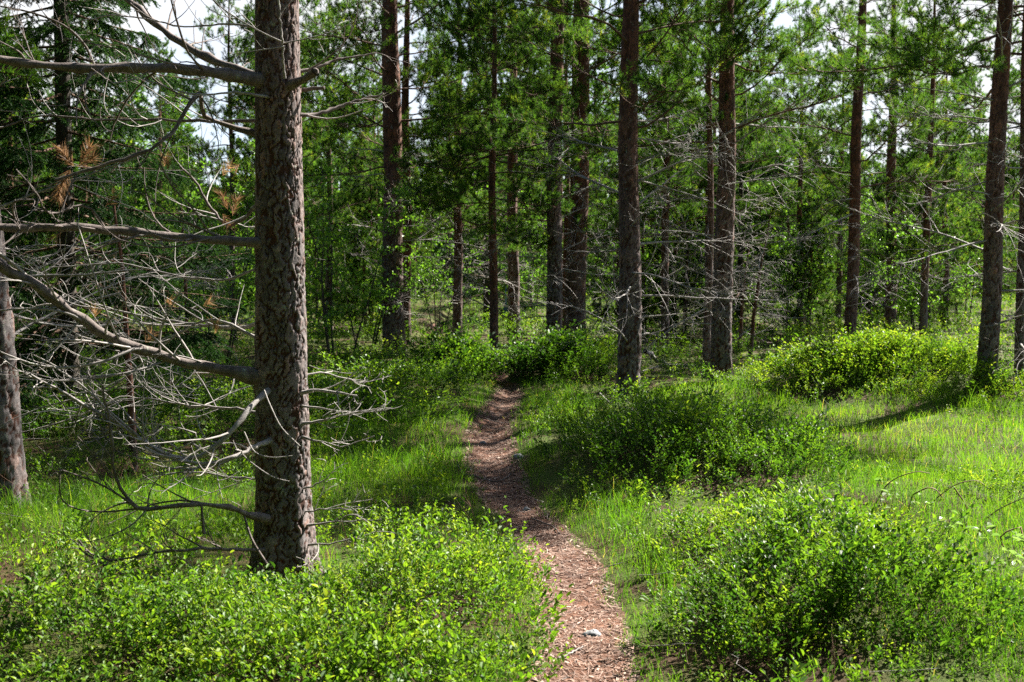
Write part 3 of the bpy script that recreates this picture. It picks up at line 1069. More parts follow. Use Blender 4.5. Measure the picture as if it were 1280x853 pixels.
def dead_tree(u, v, Y, h, label, seed):
    rg = np.random.default_rng(seed)
    q = at(u, v, Y)
    b = np.array([q[0], Y, float(gz(q[0], Y)) - .03])
    o = thing('dead_tree', label, 'dead tree', tuple(b), 'dead young trees under the pines')
    P = wander(rg, (0, 0, 0), (.03, 0, 1), h, 12, (0, 0, 0), .03)
    g, C, _ = trunk_geo(P, np.linspace(.032, .008, 6), 14, int(h / .04), rg, .002, (.03, .06), 0, .5, .2)
    g.build('trunk', M['bark'], o)
    for k in range(16):
        z = .35 + (h - .4) * k / 16
        p = np.array([np.interp(z, C[:, 2], C[:, 0]), np.interp(z, C[:, 2], C[:, 1]), z])
        dead_object(o, rg.uniform(.4, .95), p, rg.uniform(0, 6.28), rg.uniform(-.5, .2), rg)


# ---- the pines one can tell apart, by the foot of the trunk in the photograph
edge = mid_pine(6, 640, 52, -28, 9, 'dark lichen covered pine cut off by the left edge of the picture', 4.2, (.7, 3.6, 12), 14, 1.8, (3, 6), Y=7.7, v_top=250)
mid_pine(493, 443, 27, 488, 10, 'tall dark pine left of the path end, seen between the big pine and the path', 3.0, (.7, 3.2, 14), 26, 2.1, (1.4, 3.0))
mid_pine(507, 432, 13, 508, 8, 'thin rust red pine close behind the tall dark pine left of the path end', 3.2, (.8, 2.8, 5), 20, 1.6, (.3, 1.2))
mid_pine(571, 431, 12, 574, 7, 'short slender pine between the tall dark pine and the path end', 1.9, (.6, 1.9, 6), 24, 1.4, (.8, 2))
mid_pine(616, 462, 11, 617, 6.5, 'very slender rust red pine standing where the path disappears', 2.2, (.5, 2.0, 5), 26, 1.3, (.4, 1.2))
mid_pine(641, 418, 15, 641, 8, 'pine with a dead stick leaning on its foot, far beyond the path', 2.3, (.6, 2.2, 7), 26, 1.7, (1.5, 3))
mid_pine(691, 448, 20, 696, 10, 'straight grey pine just right of the path end', 3.4, (.6, 3.3, 14), 22, 1.9, (2.2, 4))
mid_pine(719, 436, 26, 728, 10.5, 'thick rust red pine right behind the straight grey pine', 3.4, (.6, 3.3, 12), 24, 2.1, (.9, 2.4))
mid_pine(707, 424, 8, 709, 7, 'thin young pine in the gap between the grey pine and the thick red pine', 3.0, (.8, 2.8, 4), 14, 1.2, (.3, 1))
mid_pine(785, 500, 29, 788, 7.8, 'pine with white lichen spots on its foot, nearest pine right of the path', 3.3, (.55, 3.2, 18), 20, 1.85, (1.6, 3.4), dL=1.25)
mid_pine(902, 477, 26, 909, 7.2, 'leaning grey pine with a thin twin stem, centre of the right half', 3.2, (.6, 3.2, 14), 19, 1.85, (1.8, 3.6), v_top=100, dL=1.15)
mid_pine(884, 473, 10, 889, 5.5, 'thin twin stem standing close on the left of the leaning grey pine', 3.0, (.6, 3.0, 6), 10, 1.0, (1.5, 3))
mid_pine(832, 436, 10, 832, 7, 'thin dark pine half hidden between lichen spotted and leaning pines', 2.0, (.5, 2.0, 7), 22, 1.4, (1, 2.5))
mid_pine(1000, 422, 8, 1001, 6, 'far thin pine above the left flank of the big bilberry mound', 1.8, (.5, 1.8, 5), 24, 1.3, (.8, 2))
mid_pine(1061, 436, 15, 1078, 9, 'slim dark red pine rising behind the big bilberry mound', 2.6, (.6, 2.5, 12), 26, 1.7, (.5, 2.0))
mid_pine(1112, 418, 14, 1118, 8, 'slim rust red pine right of the slim dark red pine behind the mound', 2.8, (.6, 2.6, 8), 24, 1.6, (.4, 1.6))
mid_pine(1232, 480, 24, 1256, 8.2, 'bare stemmed pine leaning right near the right edge of the picture', 3.6, (.6, 3.5, 18), 18, 1.9, (1.2, 3.4), dL=1.15)
mid_pine(1274, 484, 12, 1284, 7.5, 'dark thin pine cut off by the right edge of the picture', 4.0, (.5, 3.4, 8), 14, 1.5, (2, 4))
mid_pine(1181, 412, 8, 1183, 6, 'far thin pine between the slim red pine and the bare stemmed pine', 1.7, (.5, 1.7, 4), 24, 1.3, (.8, 2))
mid_pine(292, 425, 8, 286, 6.5, 'far thin dark pine just left of the big trunk', 1.9, (.5, 2.0, 8), 22, 1.3, (2, 4))
mid_pine(412, 420, 9, 410, 6.5, 'far thin dark pine just right of the big trunk', 2.4, (.5, 2.4, 8), 20, 1.3, (2, 4))


dead_tree(163, 440, 9.0, 2.0, 'dead young tree of tangled grey twigs in front of the dark spruce', 2)
dead_tree(937, 458, 18.0, 2.2, 'broken reddish dead stem right of the leaning grey pine', 3)
dead_tree(925, 452, 19.0, 1.7, 'second shorter dead stem tight behind the broken reddish one', 4)
dead_tree(232, 430, 14.0, 2.2, 'thin dead young tree between the dark spruce and the big pine trunk', 5)


rg = np.random.default_rng(9)
for z, a_, L in ((2.75, .15, 1.5), (3.0, -.5, 1.3), (3.15, .7, 1.4), (3.4, -.1, 1.7), (3.6, 1.2, 1.4), (2.9, -1.0, 1.2)):
    limb_object(edge, 'pine', L, (-.75 * z / 3, 0, z), a_, rg.uniform(-.1, .25), rg)


# ------------------------------------------------------------------ spruces
def spruce(x, y, h, label, crown0=.8, Lmax=1.9, n=60, r0=.10, seed=1):
    rg = np.random.default_rng(seed)
    z0 = float(gz(x, y)) - .05
    o = thing('spruce_tree', label, 'tree', (x, y, z0), 'dark spruce trees among the pines')
    P = np.stack([np.zeros(6), np.zeros(6), np.linspace(0, h, 6)], -1)
    g, C, Rr = trunk_geo(P, [r0, r0 * .9, r0 * .75, r0 * .55, r0 * .3, .01], 16, int(h / .08), rg, .003, (.03, .04), 99, 100, .2)
    g.build('trunk', M['dark_stem'], o)
    az = 0
    for k in range(n):
        t = (k + rg.random() * .5) / n
        z = crown0 + (h - crown0) * t * .98
        az += 2.4 + rg.normal(0, .3)
        limb_object(o, 'spruce', max(.3, Lmax * (1.0 - .85 * t) * rg.uniform(.8, 1.1)), (0, 0, z), az, rg.uniform(-.25, .05) + .25 * t, rg)
    return o


p = hit(108, 455)
spruce(-4.15, 11.4, 9, 'dark drooping spruce behind the dead branches at the left', .7, 1.75, 170, .09, 3)
spruce(4.2, 22.5, 5.0, 'small dark spruce between the leaning grey pine and the slim red pine', .3, 1.3, 50, .06, 4)
spruce(-7.3, 15.5, 9, 'dark spruce standing at the left edge behind the others', .6, 2.0, 60, .12, 6)
spruce(-.55, 27, 7.0, 'dark spruce in the shade beyond the path end', .4, 1.6, 56, .09, 7)


# ------------------------------------------------------------------ background trees: trunk > and one crown each
def crown_mesh(seed, h, crown0, n, Lmax, nw, dens):
    rg = np.random.default_rng(seed)
    fol, wood = Geo(), Geo()
    az = 0.0
    for k in range(n):
        t = (k + rg.random() * .6) / n
        z = crown0 + (h - crown0) * t * .98
        az += 2.4 + rg.normal(0, .35)
        L = max(.4, Lmax * (1.0 - .75 * t ** 1.2) * rg.uniform(.7, 1.2))
        w, f = Geo(), Geo()
        live_limb(rg, L, w, f, 'pine', nw, dens, rise=rg.uniform(.0, .35) + .4 * t)
        c, s_ = math.cos(az), math.sin(az)
        Rz = np.array([[c, -s_, 0], [s_, c, 0], [0, 0, 1]])
        for src, dst in ((w, wood), (f, fol)):
            V = np.concatenate(src.v) @ Rz.T + np.array([0, 0, z])
            f3 = np.concatenate(src.f3) if src.f3 else None
            f4 = np.concatenate(src.f4) if src.f4 else None
            if dst is fol:
                dst.add(V, f3, f4, var=np.concatenate(src.a['var']))
            else:
                dst.add(V, f3, f4)
    return fol.mesh('crown', M['needle'], False), wood.mesh('limbs', M['limb'])


FARP = []
for q, (h, c0, n, Lm) in enumerate(((8.5, .9, 56, 1.9), (10, 1.6, 56, 2.1), (5.5, .3, 50, 1.5), (11, 2.2, 56, 2.3))):
    cm, wm = crown_mesh(40 + q, h, c0, n, Lm, .0115, .95)
    rg = np.random.default_rng(60 + q)
    P = np.stack([.04 * np.sin(np.linspace(0, 5, 8) + q), .04 * np.cos(np.linspace(0, 4, 8)), np.linspace(0, h, 8)], -1)
    g, _, _ = trunk_geo(P, .10 * np.array([1.05, .95, .88, .78, .66, .5, .3, .06]), 12, int(h / .12), rg, .004, (.06, .14), 1.0, 3.0, .2)
    FARP.append((h, g.mesh('trunk', M['bark']), wm, cm))


def far_pine(x, y, kind, scale, rz, label, group, tscale=1.0):
    h, tm, wm, cm = FARP[kind]
    o = thing('pine_tree', label, 'tree', (x, y, float(gz(x, y)) - .05), group, rz)
    o.scale = (scale,) * 3
    link('trunk', tm, o)
    link('limbs', wm, o)
    link('crown', cm, o)
    return o


rg = np.random.default_rng(77)
GROUPS = {
    'L': ('background pine with full green crown in the wood left of the path', 'background pines left of the path'),
    'C': ('background pine with full green crown beyond the end of the path', 'background pines beyond the path end'),
    'R': ('background pine with full green crown beyond the sunny clearing on the right', 'background pines beyond the clearing')}
placed = []
for (y0, y1, n) in ((20, 27, 11), (27, 36, 17), (36, 50, 28)):
    c = 0
    tries = 0
    while c < n and tries < 4000:
        tries += 1
        y = rg.uniform(y0, y1)
        x = rg.uniform(-1, 1) * (.42 * y + 2.5)
        if any(math.hypot(x - a, y - b) < (1.9 if y < 36 else 2.4) for a, b in placed) or abs(x - path_x(y)) < .8:
            continue
        u = CX + x / y * F_PX
        if 236 < u < 326 and y < 42:
            continue
        if y < 27 and (min(abs(u - q) for q in (493, 616, 691, 719, 571, 641)) < 25):
            continue
        placed.append((x, y))
        key = 'L' if u < 470 else ('C' if u < 820 else 'R')
        far_pine(x, y, int(rg.integers(0, 4)), rg.uniform(.62, .95) * (.62 if 225 < u < 330 else .75 if (425 < u < 560 or u > 960) else 1.0), rg.uniform(0, 6.28), GROUPS[key][0], GROUPS[key][1])
        c += 1

mid_pine(1340, 470, 24, 1340, 9.0, 'unseen pine added just outside the right edge so its crown shades the path bend', 6.0, (1, 5, 8), 12, 1.3, (2, 5), Y=14.4)  # out of view, added to throw shade across the path bend
mid_pine(1330, 470, 26, 1330, 18, 'unseen tall pine added outside the right edge so its crown shades the left edge', 14.3, (1, 8, 8), 26, 2.2, (2, 5), Y=18.2)  # out of view, added with a high crown to shade the left edge pine
for k in range(46):
    y = rg.uniform(21, 40)
    x = rg.uniform(-1, 1) * (.43 * y + 1)
    u = CX + x / y * F_PX
    if abs(x - path_x(y)) < .9 or min(abs(u - q) for q in (493, 571, 616, 641, 691, 719)) < 10:
        continue
    far_pine(x, y, 2, rg.uniform(.35, .75), rg.uniform(0, 6.28), 'young bushy pine among the far trunks ' + ('left of the path' if u < 470 else 'beyond the path end' if u < 820 else 'beyond the clearing'), 'young bushy pines in the far undergrowth ' + ('left' if u < 470 else 'centre' if u < 820 else 'right'))

# far wood that reads as one mass
g = Geo()
for k in range(150):
    y = rg.uniform(48, 85)
    x = rg.uniform(-1, 1) * (.45 * y + 4)
    u = CX + x / y * F_PX
    h = rg.uniform(6, 11) * (.5 if 225 < u < 335 else .8 if (430 < u < 540 or u > 960) else 1)
    n = 2200
    t = rg.random(n)
    rad = (.3 + 1.7 * (1 - t)) * np.sqrt(rg.random(n))
    a = rg.random(n) * 6.28
    P = np.stack([x + rad * np.cos(a), y + rad * np.sin(a), .1 + (h - .1) * t], -1)
    D = norm(np.stack([np.cos(a), np.sin(a), rg.normal(.2, .5, n)], -1) + rg.normal(0, .4, (n, 3)))
    Sd = norm(np.cross(D, rg.normal(0, 1, (n, 3))))
    L = rg.uniform(.22, .5, n)[:, None]
    V = np.stack([P - Sd * .05, P + Sd * .05, P + D * L], 1).reshape(-1, 3)
    g.add(V, np.arange(n * 3).reshape(-1, 3), None, var=np.repeat(np.clip(rg.normal(.45, .2, n), 0, .9), 3))
    V, F = tube(np.array([[x, y, 0], [x, y, h * .6], [x, y, h]]), [.14, .1, .02], 6)
    g.add(V, None, F, 1)
tag(g.build('far_wood', [M['needle'], M['limb']], smooth=False), 'far green pine wood closing the view behind all other trees', 'far wood', None, 'stuff')


# the wood goes on behind and beside the photographer and keeps the sky's light off
g = Geo()
for k in range(420):
    a_ = rg.uniform(0, 2 * math.pi)
    d_ = rg.uniform(5, 26)
    x, y = d_ * math.sin(a_), d_ * math.cos(a_)
    if y > 1.5 and abs(x) < .46 * y + 5:
        continue
    if x > 0 and y > .5 and x < 24:                # the clearing that lets the sun in
        continue
    h = rg.uniform(7, 12)
    n = 2600
    t = rg.random(n)
    rad = (.4 + 1.9 * (1 - t)) * np.sqrt(rg.random(n))
    a = rg.random(n) * 6.28
    P = np.stack([x + rad * np.cos(a), y + rad * np.sin(a), .6 + (h - .6) * t], -1)
    D = norm(np.stack([np.cos(a), np.sin(a), rg.normal(.2, .5, n)], -1) + rg.normal(0, .4, (n, 3)))
    Sd = norm(np.cross(D, rg.normal(0, 1, (n, 3))))
    L = rg.uniform(.18, .4, n)[:, None]
    V = np.stack([P - Sd * .05, P + Sd * .05, P + D * L], 1).reshape(-1, 3)
    g.add(V, np.arange(n * 3).reshape(-1, 3), None, var=np.repeat(np.clip(rg.normal(.4, .2, n), 0, .9), 3))
    V, F = tube(np.array([[x, y, -.1], [x, y, h * .6], [x, y, h]]), [.14, .1, .02], 8)
    g.add(V, None, F, 1)
tag(g.build('surrounding_wood', [M['needle'], M['limb']], smooth=False), 'green pine wood going on around the clearing outside the picture', 'surrounding wood', None, 'stuff')


# ------------------------------------------------------------------ leafy saplings
def sapling(x, y, h, n, label, spread=.7, leaf=.045, seed=1, cat='sapling'):
    rg = np.random.default_rng(seed)
    z0 = float(gz(x, y)) - .03
    o = thing('birch_sapling', label, cat, (x, y, z0), 'leafy saplings under the pines')
    st, lf = Geo(), Geo()
    P_, D_ = [], []
    for k in range(n):
        a = rg.uniform(0, 6.28)
        main = wander(rg, (.12 * math.cos(a), .12 * math.sin(a), 0), (.18 * math.cos(a), .18 * math.sin(a), 1), h * rg.uniform(.75, 1.1), 12, (0, 0, .2), .05)
        V, F = tube(main, np.linspace(.014, .003, 12), 5)
        st.add(V, None, F)
        for q in range(26):
            t = rg.uniform(.22, .98)
            i = int(t * 11)
            az = rg.uniform(0, 6.28)
            l2 = spread * (1.15 - t) * rg.uniform(.5, 1.1) + .12
            br = wander(rg, main[i], (math.cos(az), math.sin(az), rg.uniform(.3, .9)), l2, 7, (0, 0, -.2), .1)
            V, F = tube(br, np.linspace(.004, .0015, 7), 3)
            st.add(V, None, F)
            m = int(10 + 26 * l2)
            tt = rg.uniform(.15, 1, m) * 6
            ii = np.minimum(tt.astype(int), 5)
            P_.append(br[ii] + (br[ii + 1] - br[ii]) * (tt - ii)[:, None] + rg.normal(0, .03, (m, 3)))
            D_.append(norm(rg.normal(0, 1, (m, 3)) + np.array([0, 0, -.25])))
    P_, D_ = np.concatenate(P_), np.concatenate(D_)
    m = len(P_)
    L = leaf * rg.uniform(.6, 1.2, m)
    leaf_batch(P_, D_, norm(rg.normal(0, .6, (m, 3)) + np.array([0, 0, 1])), L, L * .75, np.clip(rg.normal(.5, .22, m), 0, 1), lf)
    st.build('stems', M['dark_stem'], o)
    lf.build('foliage', M['leaf'], o, False)
    return o


for (u, Y, h, n, sp_, lab) in (
        (425, 15.5, 3.6, 4, .8, 'tall leafy sapling clump just right of the big pine trunk'),
        (455, 18.5, 3.4, 3, .8, 'leafy sapling half hidden left of the tall dark pine'),
        (275, 17.0, 3.3, 4, .9, 'tall bright leafy sapling left of the big pine trunk'),
        (200, 20.0, 4.0, 4, .9, 'bright leafy sapling seen through the dead branches at the left'),
        (545, 25.0, 4.0, 4, .9, 'bright leafy sapling far between the tall dark pine and the short slender pine'),
        (665, 26.5, 3.8, 4, .9, 'bright leafy sapling far behind the gap left of the straight grey pine'),
        (810, 25.0, 3.4, 4, .9, 'bright leafy sapling far behind the lichen spotted pine'),
        (955, 27.0, 3.6, 4, .9, 'pale leafy sapling far behind the broken reddish dead stem'),
        (1090, 25.0, 3.2, 4, .9, 'leafy sapling in the gap between the two slim red pines'),
        (1205, 26.0, 3.2, 4, .9, 'leafy sapling close left of the bare stemmed leaning pine'),
        (345, 24.0, 4.2, 4, 1.0, 'leafy sapling hidden partly by the big pine trunk'),
        (985, 21.0, 2.6, 3, .7, 'leafy sapling between the leaning grey pine and the slim red pines'),
        (1150, 22.0, 2.6, 4, .8, 'leafy sapling between the slim red pine and the bare stemmed pine')):
    q = at(u, 430, Y)
    sapling(q[0], Y, h, n, lab, sp_, .05, int(u))

# ------------------------------------------------------------------ the big pine in front
FY = 5.9
rg = np.random.default_rng(101)
b = at(354, 735, FY)
fx = float(b[0])
fz = float(gz(fx, FY)) - .05
big = thing('pine_tree', 'big pine with cracked grey bark and bare dead branches in the foreground', 'tree', (fx, FY, fz), GRP_P)
OFF = np.array([fx, FY, fz])


def loc(u, v, Y):
    return at(u, v, Y) - OFF


cl = [np.array([0, 0, 0])] + [loc(u, v, FY) for u, v in ((354, 640), (352, 500), (351, 400), (349, 250), (347, 110), (346.5, 0))]
topd = norm(cl[-1] - cl[-3])
cl += [cl[-1] + topd * 2.4, cl[-1] + topd * 6.2]
rad = np.array([38, 33.5, 32, 31, 29.5, 29, 27, 22, 3]) / F_PX * FY
# radii are given at the control points: resample to even spacing by length
zz = np.array([c[2] for c in cl])
ev = np.interp(np.linspace(0, zz[-1], 24), zz, rad)
cg, C, Rr = trunk_geo(np.stack([np.interp(np.linspace(0, zz[-1], 24), zz, np.array([c[k] for c in cl])) for k in range(3)], -1), ev, 180, 1250, rg, .0066, (.030, .085), 1.5, 5.5, .28)
cg.build('trunk', M['bark'], big)


def on_big(z):
    return np.array([np.interp(z, C[:, 2], C[:, 0]), np.interp(z, C[:, 2], C[:, 1]), z])


def big_branch(pts, r0, r1, ntw=10, tl=.35, bend=(0, 0, .4), dark=True, start=.12, level=1, n=22, sides=8, flat=1.0, needles=(), extra=()):
    """a branch traced in the photograph: (u, v, depth) points; twigs are its sub-part"""
    P = spline([loc(u, v, Y) for u, v, Y in pts], n)
    rr = np.linspace(r0, r1, n) * (1 + .10 * np.sin(np.arange(n) * 1.9 + r0 * 900))
    rr = rr * (1 + .13 * rg.normal(0, 1, n).clip(-1, 1.8))
    rr[:3] *= np.array([1.55, 1.30, 1.1])
    P = P + rg.normal(0, .003, P.shape) * np.minimum(np.arange(n), 3)[:, None] / 3
    g = Geo()
    V, F = tube(P, rr, sides)
    g.add(V, None, F)
    V, F = tube(np.array([P[-1], P[-1] + norm(P[-1] - P[-2]) * r1 * .6]), [r1, r1 * .2], sides)
    g.add(V, None, F)
    o = g.build('dead_branch', M['branch'] if dark else M['dead_wood'], big)
    t = Geo()
    if ntw:
        twigs(rg, P, rr, int(ntw * (1.1 if pts[0][1] > 460 else .66)), tl * 1.25, t, level, bend, start, flat, 4, .0019)
    for e in extra:
        Q = spline([loc(u, v, Y) for u, v, Y in e[0]], 12)
        V, F = tube(Q, np.linspace(e[1], e[2], 12), 5)
        t.add(V, None, F)
        if len(e) > 3:
            twigs(rg, Q, np.linspace(e[1], e[2], 12), e[3], e[4], t, 1, bend, .2, 1.0, 4, .0014)
    if t.n:
        t.build('twigs', M['branch'] if (dark and rg.random() < .55) else M['dead_wood'], o)
    if needles:
        nd = Geo()
        for (u, v, Y, du, dv, m) in needles:
            p0 = loc(u, v, Y)
            d = loc(u + du, v + dv, Y) - p0
            tuft(rg, p0, d + rg.normal(0, .01, 3), nd, int(m * 1.3), .065, .0030, .6, float(np.linalg.norm(d)) * 1.25)
        nd.build('dead_needles', M['brown_needle'], o, False)
    return o


big_branch([(335, 102, 5.85), (290, 95, 5.75), (230, 86, 5.6), (150, 86, 5.5), (60, 83, 5.4), (0, 74, 5.3), (-70, 60, 5.2)], .030, .015, 16, .42, (0, 0, .9), extra=[
    ([(118, 82, 5.5), (105, 55, 5.45), (80, 32, 5.4), (40, 16, 5.35), (0, 8, 5.3)], .0065, .004, 4, .2),
    ([(250, 88, 5.6), (200, 76, 5.4), (150, 62, 5.3), (86, 49, 5.2)], .005, .0025, 5, .2),
    ([(34, 82, 5.4), (25, 66, 5.3), (0, 52, 5.2)], .005, .003)])
big_branch([(338, 98, 5.95), (300, 88, 6.05), (255, 70, 6.15), (222, 52, 6.2), (185, 22, 6.25), (155, -5, 6.3), (110, -45, 6.3)], .022, .014, 16, .45, (0, 0, .5))
big_branch([(335, 305, 5.85), (300, 302, 5.8), (240, 298, 5.7), (150, 289, 5.6), (80, 284, 5.5), (0, 284, 5.4), (-70, 278, 5.3)], .023, .014, 20, .36, (0, 0, .3), extra=[
    ([(130, 284, 5.55), (115, 262, 5.5), (95, 257, 5.45), (70, 268, 5.4), (55, 262, 5.35), (45, 240, 5.3), (20, 212, 5.3)], .0065, .003, 5, .16),
    ([(24, 285, 5.4), (17, 268, 5.35), (19, 252, 5.3), (45, 250, 5.3)], .006, .004, 3, .15),
    ([(262, 298, 5.7), (205, 310, 5.55), (150, 300, 5.5), (140, 294, 5.5)], .0055, .003, 6, .2),
    ([(260, 288, 5.7), (240, 260, 5.6), (215, 232, 5.55), (200, 203, 5.5)], .005, .003, 3, .15),
    ([(250, 285, 5.7), (215, 268, 5.6), (185, 245, 5.55), (181, 232, 5.5)], .0045, .0025, 3, .15)],
    needles=[(68, 262, 5.4, -14, -22, 0), (132, 258, 5.5, 8, -10, 24), (76, 290, 5.4, -3, 5, 12)])
big_branch([(332, 474, 5.85), (280, 463, 5.8), (215, 449, 5.7), (150, 428, 5.6), (100, 398, 5.5), (50, 360, 5.4), (0, 332, 5.35), (-60, 288, 5.3)], .027, .019, 14, .42, (0, 0, .4), extra=[
    ([(40, 356, 5.4), (28, 340, 5.38), (0, 318, 5.3), (-30, 300, 5.3)], .010, .007),
    ([(108, 404, 5.5), (85, 392, 5.45), (45, 386, 5.4), (0, 388, 5.35)], .006, .004, 4, .2),
    ([(195, 440, 5.7), (170, 436, 5.6), (130, 452, 5.5), (80, 460, 5.45), (40, 455, 5.4), (0, 440, 5.35)], .009, .004, 7, .25),
    ([(205, 452, 5.7), (160, 466, 5.55), (90, 476, 5.5), (40, 472, 5.45), (5, 450, 5.4)], .006, .003, 6, .25)],
    needles=[(118, 398, 5.5, -3, -6, 14), (180, 430, 5.65, 6, -10, 26), (268, 418, 5.8, 2, -10, 30), (254, 382, 5.8, 1, -6, 20), (207, 378, 5.7, 1, -6, 20)])
big_branch([(336, 488, 5.80), (318, 503, 5.66), (295, 532, 5.55), (270, 558, 5.5), (240, 573, 5.5), (205, 566, 5.45), (165, 541, 5.42), (135, 522, 5.4), (95, 500, 5.35), (35, 467, 5.3)], .0140, .0045, 20, .34, (0, 0, .35), False, .25, extra=[
    ([(330, 488, 5.68), (338, 508, 5.64), (352, 535, 5.62), (375, 558, 5.6)], .0045, .003),
    ([(172, 545, 5.42), (130, 508, 5.38), (100, 480, 5.35), (66, 458, 5.33)], .006, .003, 5, .2),
    ([(210, 567, 5.45), (250, 545, 5.4), (190, 530, 5.4), (140, 535, 5.4)], .004, .002, 5, .2),
    ([(180, 560, 5.43), (178, 520, 5.4), (180, 480, 5.38)], .0045, .0025, 2, .1)])
big_branch([(340, 550, 5.80), (320, 558, 5.68), (290, 572, 5.55), (255, 580, 5.5), (215, 574, 5.45), (180, 560, 5.4)], .0125, .006, 12, .30, (0, 0, -.4), False, .2, extra=[
    ([(292, 556, 5.6), (310, 575, 5.58), (330, 590, 5.58), (345, 598, 5.57), (362, 602, 5.57)], .004, .0025),
    ([(305, 540, 5.6), (318, 565, 5.58), (340, 572, 5.57), (366, 570, 5.56)], .004, .0025)])
big_branch([(335, 649, 5.75), (305, 642, 5.65), (285, 633, 5.58), (240, 631, 5.5), (205, 634, 5.45), (172, 636, 5.42), (152, 612, 5.4), (142, 588, 5.38), (139, 545, 5.35), (129, 482, 5.3)], .0135, .004, 12, .28, (0, 0, -.2), True, .25, extra=[
    ([(172, 636, 5.42), (150, 620, 5.38), (120, 603, 5.35), (72, 586, 5.3)], .006, .003, 4, .2),
    ([(172, 636, 5.42), (130, 640, 5.4), (95, 636, 5.35), (76, 622, 5.3), (75, 590, 5.3)], .0045, .003, 2, .1),
    ([(140, 598, 5.4), (118, 570, 5.35), (96, 545, 5.33)], .0045, .0025),
    ([(252, 632, 5.5), (253, 648, 5.5), (255, 668, 5.5)], .006, .008),
    ([(305, 644, 5.65), (315, 675, 5.6), (333, 705, 5.58)], .005, .008)])
big_branch([(330, 688, 5.75), (290, 687, 5.6), (240, 687, 5.5), (190, 691, 5.45), (150, 700, 5.4), (118, 694, 5.37), (98, 676, 5.35)], .0075, .004, 10, .24, (0, 0, .3), True, .2)
big_branch([(330, 722, 5.75), (290, 726, 5.6), (240, 725, 5.5), (180, 722, 5.4), (140, 712, 5.36), (100, 686, 5.3)], .007, .004, 7, .22, (0, 0, .3), True, .2)
big_branch([(330, 250, 6.0), (290, 282, 6.15), (265, 262, 6.2), (242, 226, 6.2), (225, 208, 6.2)], .011, .005, 12, .30, (0, 0, .2), True, .2,
           needles=[(285, 262, 6.15, -6, -16, 60), (290, 272, 6.15, 5, -18, 50), (278, 268, 6.15, 6, 12, 50), (278, 220, 6.2, 8, -8, 26), (205, 210, 6.2, 4, -9, 24), (300, 205, 6.2, -4, -3, 20)])
big_branch([(330, 170, 6.0), (260, 148, 5.9), (248, 118, 5.7), (215, 166, 5.6), (180, 190, 5.55), (110, 212, 5.5), (70, 225, 5.45)], .012, .006, 14, .3, (0, 0, -.3), True, .3,
           needles=[(100, 205, 5.5, 12, -16, 70), (92, 208, 5.5, -16, -18, 70), (88, 212, 5.5, -12, 14, 60), (96, 208, 5.5, 18, -3, 50), (80, 225, 5.45, -3, 18, 60), (210, 212, 5.55, -2, -8, 30)])
big_branch([(340, 150, 6.0), (280, 152, 6.1), (200, 150, 6.2), (120, 150, 6.2), (50, 145, 6.2), (0, 160, 6.2)], .009, .004, 14, .36, (0, 0, .3), True, .2)
big_branch([(336, 396, 6.0), (300, 410, 6.1), (230, 404, 6.2), (160, 392, 6.2), (90, 380, 6.2)], .010, .004, 16, .36, (0, 0, .4), False, .2)
big_branch([(336, 430, 5.95), (270, 400, 6.1), (220, 420, 6.2), (160, 470, 6.2), (90, 520, 6.2)], .008, .003, 14, .34, (0, 0, .4), False, .2)
big_branch([(336, 520, 5.95), (300, 512, 6.0), (240, 508, 6.1), (170, 498, 6.1), (120, 510, 6.1)], .008, .003, 18, .32, (0, 0, .3), False, .2)
for pts, r in (([(338, 330, 6.0), (280, 350, 6.1), (220, 345, 6.2), (150, 330, 6.3), (60, 335, 6.3)], .007),
               ([(338, 40, 6.0), (290, 30, 6.1), (230, 34, 6.2), (150, 20, 6.2), (90, 30, 6.2)], .006),
               ([(338, 122, 5.8), (300, 116, 5.7), (240, 118, 5.6), (180, 100, 5.5), (140, 104, 5.4)], .006),
               ([(338, 600, 5.9), (290, 596, 6.0), (230, 590, 6.0), (180, 600, 6.0)], .005)):
    big_branch(pts, r, r * .4, 8, .34, (0, 0, .3), False, .12)
# right-hand side
big_branch([(360, 108, 5.84), (378, 100, 5.75), (395, 88, 5.68)], .019, .017, 0, n=6)
big_branch([(368, 113, 5.95), (390, 112, 5.95), (406, 110, 5.95)], .011, .009, 0, n=6)
big_branch([(365, 146, 6.0), (400, 142, 6.1), (440, 128, 6.2), (480, 118, 6.25)], .012, .005, 6, .3, (0, 0, .3))
big_branch([(364, 90, 5.95), (385, 88, 6.0), (420, 76, 6.1), (470, 66, 6.2)], .010, .004, 6, .3, (0, 0, .3))
big_branch([(356, 98, 5.72), (353, 60, 5.66), (350, 20, 5.62), (346, -15, 5.6)], .005, .004, 3, .3, (0, 0, .3), False, extra=[
    ([(356, 54, 5.66), (330, 42, 5.6), (298, 24, 5.55), (270, 4, 5.5), (262, -10, 5.5)], .0045, .003, 4, .3),
    ([(356, 54, 5.66), (390, 47, 5.6), (420, 38, 5.55), (450, 24, 5.5)], .0035, .0018, 3, .2),
    ([(356, 58, 5.66), (330, 62, 5.6), (290, 68, 5.55)], .0035, .0018, 3, .2)])
